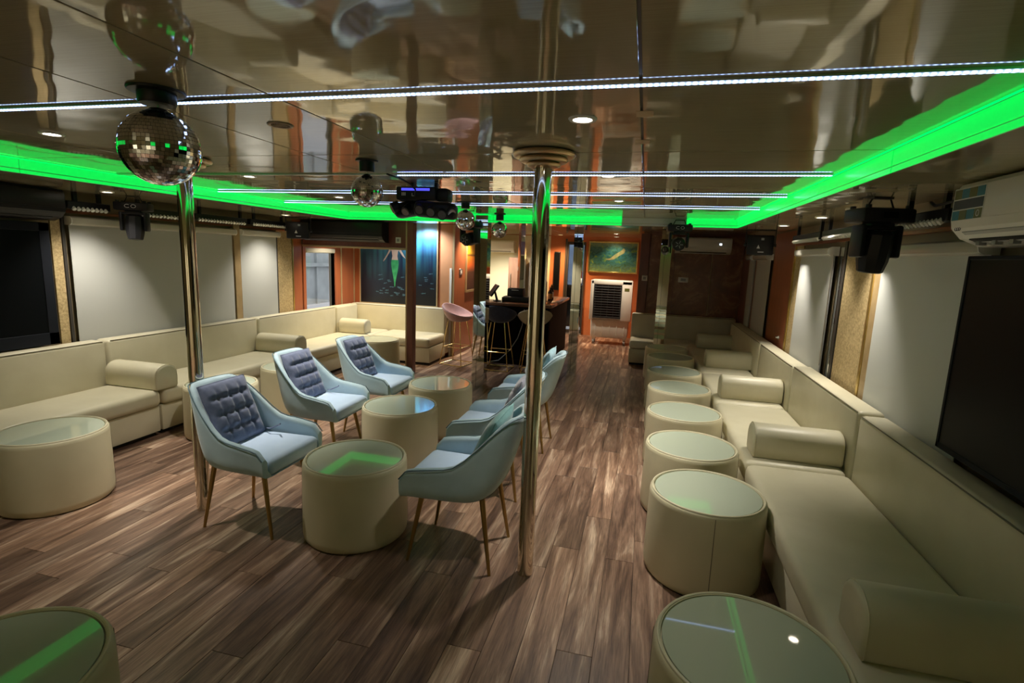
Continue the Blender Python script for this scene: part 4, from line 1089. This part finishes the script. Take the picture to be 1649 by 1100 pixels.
for k in range(34):
    fx = random.uniform(mx0+0.3, mx1-0.06); fz = random.uniform(0.93, 1.30)+(0.25 if fx > -3.5 else 0)*random.random(); L = random.uniform(0.02, 0.045); a = random.uniform(-0.1, 0.25)
    pts = [(-L, 0), (-L*0.2, 0.010), (L*0.6, 0.004), (L, 0.012), (L*0.9, -0.01), (L*0.5, -0.003), (-L*0.2, -0.009)]
    obj('painted_fish', B(o).prism([(fx+p*math.cos(a)-q*math.sin(a), fz+p*math.sin(a)+q*math.cos(a)) for p, q in pts], 'y', 7.8568, 7.8578), 'fish_print', t)

ma = principled('green_sea_print', (0.05, 0.2, 0.1), 0.4); M['painting'] = ma
_v = coords(ma, (3.5, 1, 5.0)); _n = noise(ma, _v, 2.6, 8, 0.7, 1.2)
_c1 = ramp(ma, _n, [(0.30, (0.006, 0.025, 0.015)), (0.43, (0.012, 0.085, 0.06)), (0.52, (0.02, 0.13, 0.17)), (0.60, (0.08, 0.20, 0.03)), (0.74, (0.42, 0.42, 0.06))])
_tc = nd(ma, 'ShaderNodeTexCoord'); _sp = nd(ma, 'ShaderNodeSeparateXYZ'); ln(ma, _tc.outputs['Object'], _sp.inputs[0])
_g = ramp(ma, _sp.outputs['Z'], [(0.0, (0.32, 0.36, 0.03)), (0.17, (0.06, 0.10, 0.02)), (0.35, (0.0, 0.0, 0.0)), (0.50, (0.05, 0.06, 0.02)), (0.62, (0.42, 0.40, 0.10))])
_mx = nd(ma, 'ShaderNodeMix', data_type='RGBA', blend_type='ADD'); _mx.inputs['Factor'].default_value = 0.45
ln(ma, _c1, _mx.inputs['A']); ln(ma, _g, _mx.inputs['B']); setcol(ma, _mx.outputs['Result'])
M['swim_print'] = vary('ochre_figure_print', (0.16, 0.20, 0.08), (0.42, 0.34, 0.14), 12, 0.5)
t = thing('wide_painting', 'wide green and yellow underwater painting above the air cooler', 'painting', (-0.68, YB-0.02, 1.40))
o = t.location
obj('canvas', B(o).box(-1.17, -0.19, YB-0.03, YB-0.002, 1.40, 2.0), 'painting', t)
for a in ((-1.20, -1.17, 1.37, 2.03), (-0.19, -0.16, 1.37, 2.03), (-1.17, -0.19, 1.37, 1.40), (-1.17, -0.19, 2.0, 2.03)):
    obj('frame_bar', B(o).box(a[0], a[1], YB-0.045, YB-0.001, a[2], a[3], 0.004, 1), 'gold_trim', t)
obj('painted_swimmer', B(o).prism([(-0.86, 1.66), (-0.74, 1.68), (-0.62, 1.78), (-0.52, 1.84), (-0.47, 1.90), (-0.43, 1.86), (-0.46, 1.79), (-0.55, 1.74), (-0.66, 1.66), (-0.76, 1.64)], 'y', YB-0.0315, YB-0.0303), 'swim_print', t)
ma = principled('sunset_print', (0.8, 0.4, 0.05), 0.4); M['sunset'] = ma
_tc = nd(ma, 'ShaderNodeTexCoord'); _sp = nd(ma, 'ShaderNodeSeparateXYZ'); ln(ma, _tc.outputs['Object'], _sp.inputs[0])
setcol(ma, ramp(ma, _sp.outputs['Z'], [(0.0, (0.06, 0.02, 0.01)), (0.3, (0.10, 0.035, 0.015)), (0.42, (0.75, 0.14, 0.02)), (0.56, (0.85, 0.28, 0.02)), (0.585, (0.12, 0.05, 0.02)), (0.62, (0.95, 0.5, 0.03)), (0.95, (0.9, 0.6, 0.08))]))
t = thing('sunset_picture', 'framed orange and yellow sunset picture on the red side wall', 'picture', (-2.92, 8.72, 1.05))
o = t.location
obj('canvas', B(o).box(-2.928, -2.915, 8.42, 9.05, 1.05, 1.98), 'sunset', t)
for a in ((8.38, 8.42, 1.01, 2.02), (9.05, 9.09, 1.01, 2.02), (8.42, 9.05, 1.01, 1.05), (8.42, 9.05, 1.98, 2.02)):
    obj('frame_bar', B(o).box(-2.928, -2.905, a[0], a[1], a[2], a[3]), 'collar', t)

# ================================================================== air cooler
t = thing('air_cooler', 'white wheeled air cooler with black louvres at the end of the passage', 'air cooler', (-0.60, 10.45, 0))
o = t.location
y0 = 10.25
obj('housing', B(o).box(-1.0, -0.20, y0+0.03, 10.72, 0.50, 1.26, 0.035, 3), 'white_plastic', t)
obj('front_frame', B(o).box(-1.0, -0.20, y0, y0+0.05, 1.17, 1.26, 0.02, 2).box(-1.0, -0.93, y0, y0+0.05, 0.48, 1.26, 0.015, 2).box(-0.40, -0.20, y0, y0+0.05, 0.48, 1.26, 0.015, 2), 'white_plastic', t)
obj('grille_back', B(o).box(-0.93, -0.40, y0+0.02, y0+0.035, 0.52, 1.17), 'black_matte', t)
for k in range(13):
    z = 0.545+k*0.048
    obj('louvre', B(o).box(-0.92, -0.41, y0-0.004, y0+0.022, z, z+0.010, rot=Matrix.Rotation(0.3, 3, 'X')), 'slate', t)
for k in range(5):
    x = -0.90+k*0.117
    obj('vertical_vane', B(o).box(x, x+0.008, y0+0.006, y0+0.02, 0.53, 1.16), 'slate', t)
obj('grille_frame', B(o).box(-0.93, -0.915, y0-0.006, y0+0.02, 0.52, 1.17).box(-0.415, -0.40, y0-0.006, y0+0.02, 0.52, 1.17).box(-0.93, -0.40, y0-0.006, y0+0.02, 0.52, 0.535).box(-0.93, -0.40, y0-0.006, y0+0.02, 0.83, 0.85), 'slate', t)
tk = obj('water_tank', B(o).box(-0.97, -0.23, y0+0.04, 10.70, 0.13, 0.50, 0.03, 2, taper=0.96), 'white_plastic', t)
for k in range(5): obj('tank_rib', B(o).box(-0.88+k*0.14, -0.865+k*0.14, y0+0.034, y0+0.05, 0.17, 0.43, 0.004, 1), 'white_plastic', tk)
obj('control_label', B(o).box(-0.35, -0.26, y0-0.0015, y0-0.0002, 1.06, 1.12), 'olive_mark', t)
for x in (-0.90, -0.30):
    for y in (y0+0.1, 10.62):
        w = obj('caster', B(o).cyl((x-0.02, y, 0.045), (x+0.02, y, 0.045), 0.045, n=18), 'cool_grey', t)
        obj('caster_fork', B(o).box(x-0.03, x+0.03, y-0.02, y+0.02, 0.088, 0.13), 'white_plastic', t)

# ================================================================== small wall fittings
def plate(label, b, parts, loc, cat='socket'):
    t = thing('wall_socket' if cat == 'socket' else 'wall_switch', label, cat, loc, 0, 'wall plates')
    obj('plate', b[0], 'white_plastic', t)
    obj('insert', b[1], 'cool_grey', t)
def plate_y(label, x, y, z, w=0.09, h=0.09, cat='socket'):
    plate(label, (B().box(-w/2, w/2, -0.010, 0, -h/2, h/2, 0.003, 1), B().box(-w/4, w/4, -0.012, -0.010, -h/4, h/4)), None, (x, y, z), cat)
plate_y('small white switch plate on the brown wall edge near the air cooler', 0.0, 9.069, 1.37, 0.09, 0.09, 'switch')
plate_y('wide white socket plate on the brown veined wall behind the mirrored pillar', 0.62, 9.087, 1.37, 0.16, 0.085)
plate_y('pale switch plate on the maroon header right of the black air conditioner', -3.22, 6.499, 1.80, 0.075, 0.075, 'switch')
t = thing('wall_socket', 'grey switch plate on the red side wall left of the sunset picture', 'switch', (-2.929, 8.16, 1.36), 0, 'wall plates')
obj('plate', B().box(0, 0.010, -0.07, 0.07, -0.05, 0.05, 0.003, 1), 'alu', t)
obj('insert', B().box(0.010, 0.013, -0.03, 0.03, -0.025, 0.025), 'white_plastic', t)
tag(obj('cable_duct', B().box(-3.0, -2.965, 7.845, 7.8585, 0.0, 1.42, 0.003, 1), 'white_plastic'), 'white cable duct running down the corner beside the pink stool', 'cable duct')
t = thing('coat_hook', 'small white hook on the red panel of the right wall', 'hook', (XR-0.013, 6.35, 0.86))
obj('rose', B().cyl((0, 0, 0), (-0.006, 0, 0), 0.02, n=16), 'white_plastic', t)
obj('peg', B().cyl((-0.006, 0, 0), (-0.03, 0, 0.004), 0.009, n=12), 'white_plastic', t)
tag(obj('power_cord', B().tube([(-1.72, 7.665, 0.86), (-1.74, 7.645, 0.62), (-1.80, 7.63, 0.42), (-1.92, 7.62, 0.22), (-2.08, 7.60, 0.06), (-2.28, 7.6, 0.012)], 0.007, 6), 'cool_grey'), 'grey cord drooping across the front of the black bar', 'cord')

# unlit spot and bits of tape on the ceiling
t = thing('unlit_spotlight', 'unlit brass ceiling spot between the big mirror ball and the right pole', 'downlight', (-1.45, 1.89, CEIL))
obj('rim', B().lathe([(0.036, -0.0005), (0.036, -0.004), (0.044, -0.006), (0.050, -0.003), (0.050, -0.0005)], 24), 'collar', t)
obj('reflector', B().lathe([(0.0001, -0.001), (0.036, -0.001), (0.036, -0.0005)], 20), 'black_matte', t)
for k in range(5): obj('slat', B().box(-0.026+k*0.012, -0.022+k*0.012, -0.024, 0.024, -0.005, -0.0012), 'collar', t)
for (x, y, a, lb) in ((-0.04, 1.87, 0.0, 'larger piece of masking tape on the ceiling seam'), (-0.05, 2.29, 0.05, 'smaller piece of masking tape on the ceiling seam, nearer the second white tape')):
    o = obj('masking_tape', B().box(-0.028, 0.028, -0.035, 0.035, -0.0012, -0.0002), 'pic_gold', loc=(x, y, CEIL)); o.rotation_euler = (0, 0, a)
    tag(o, lb, 'tape', 'bits of masking tape')
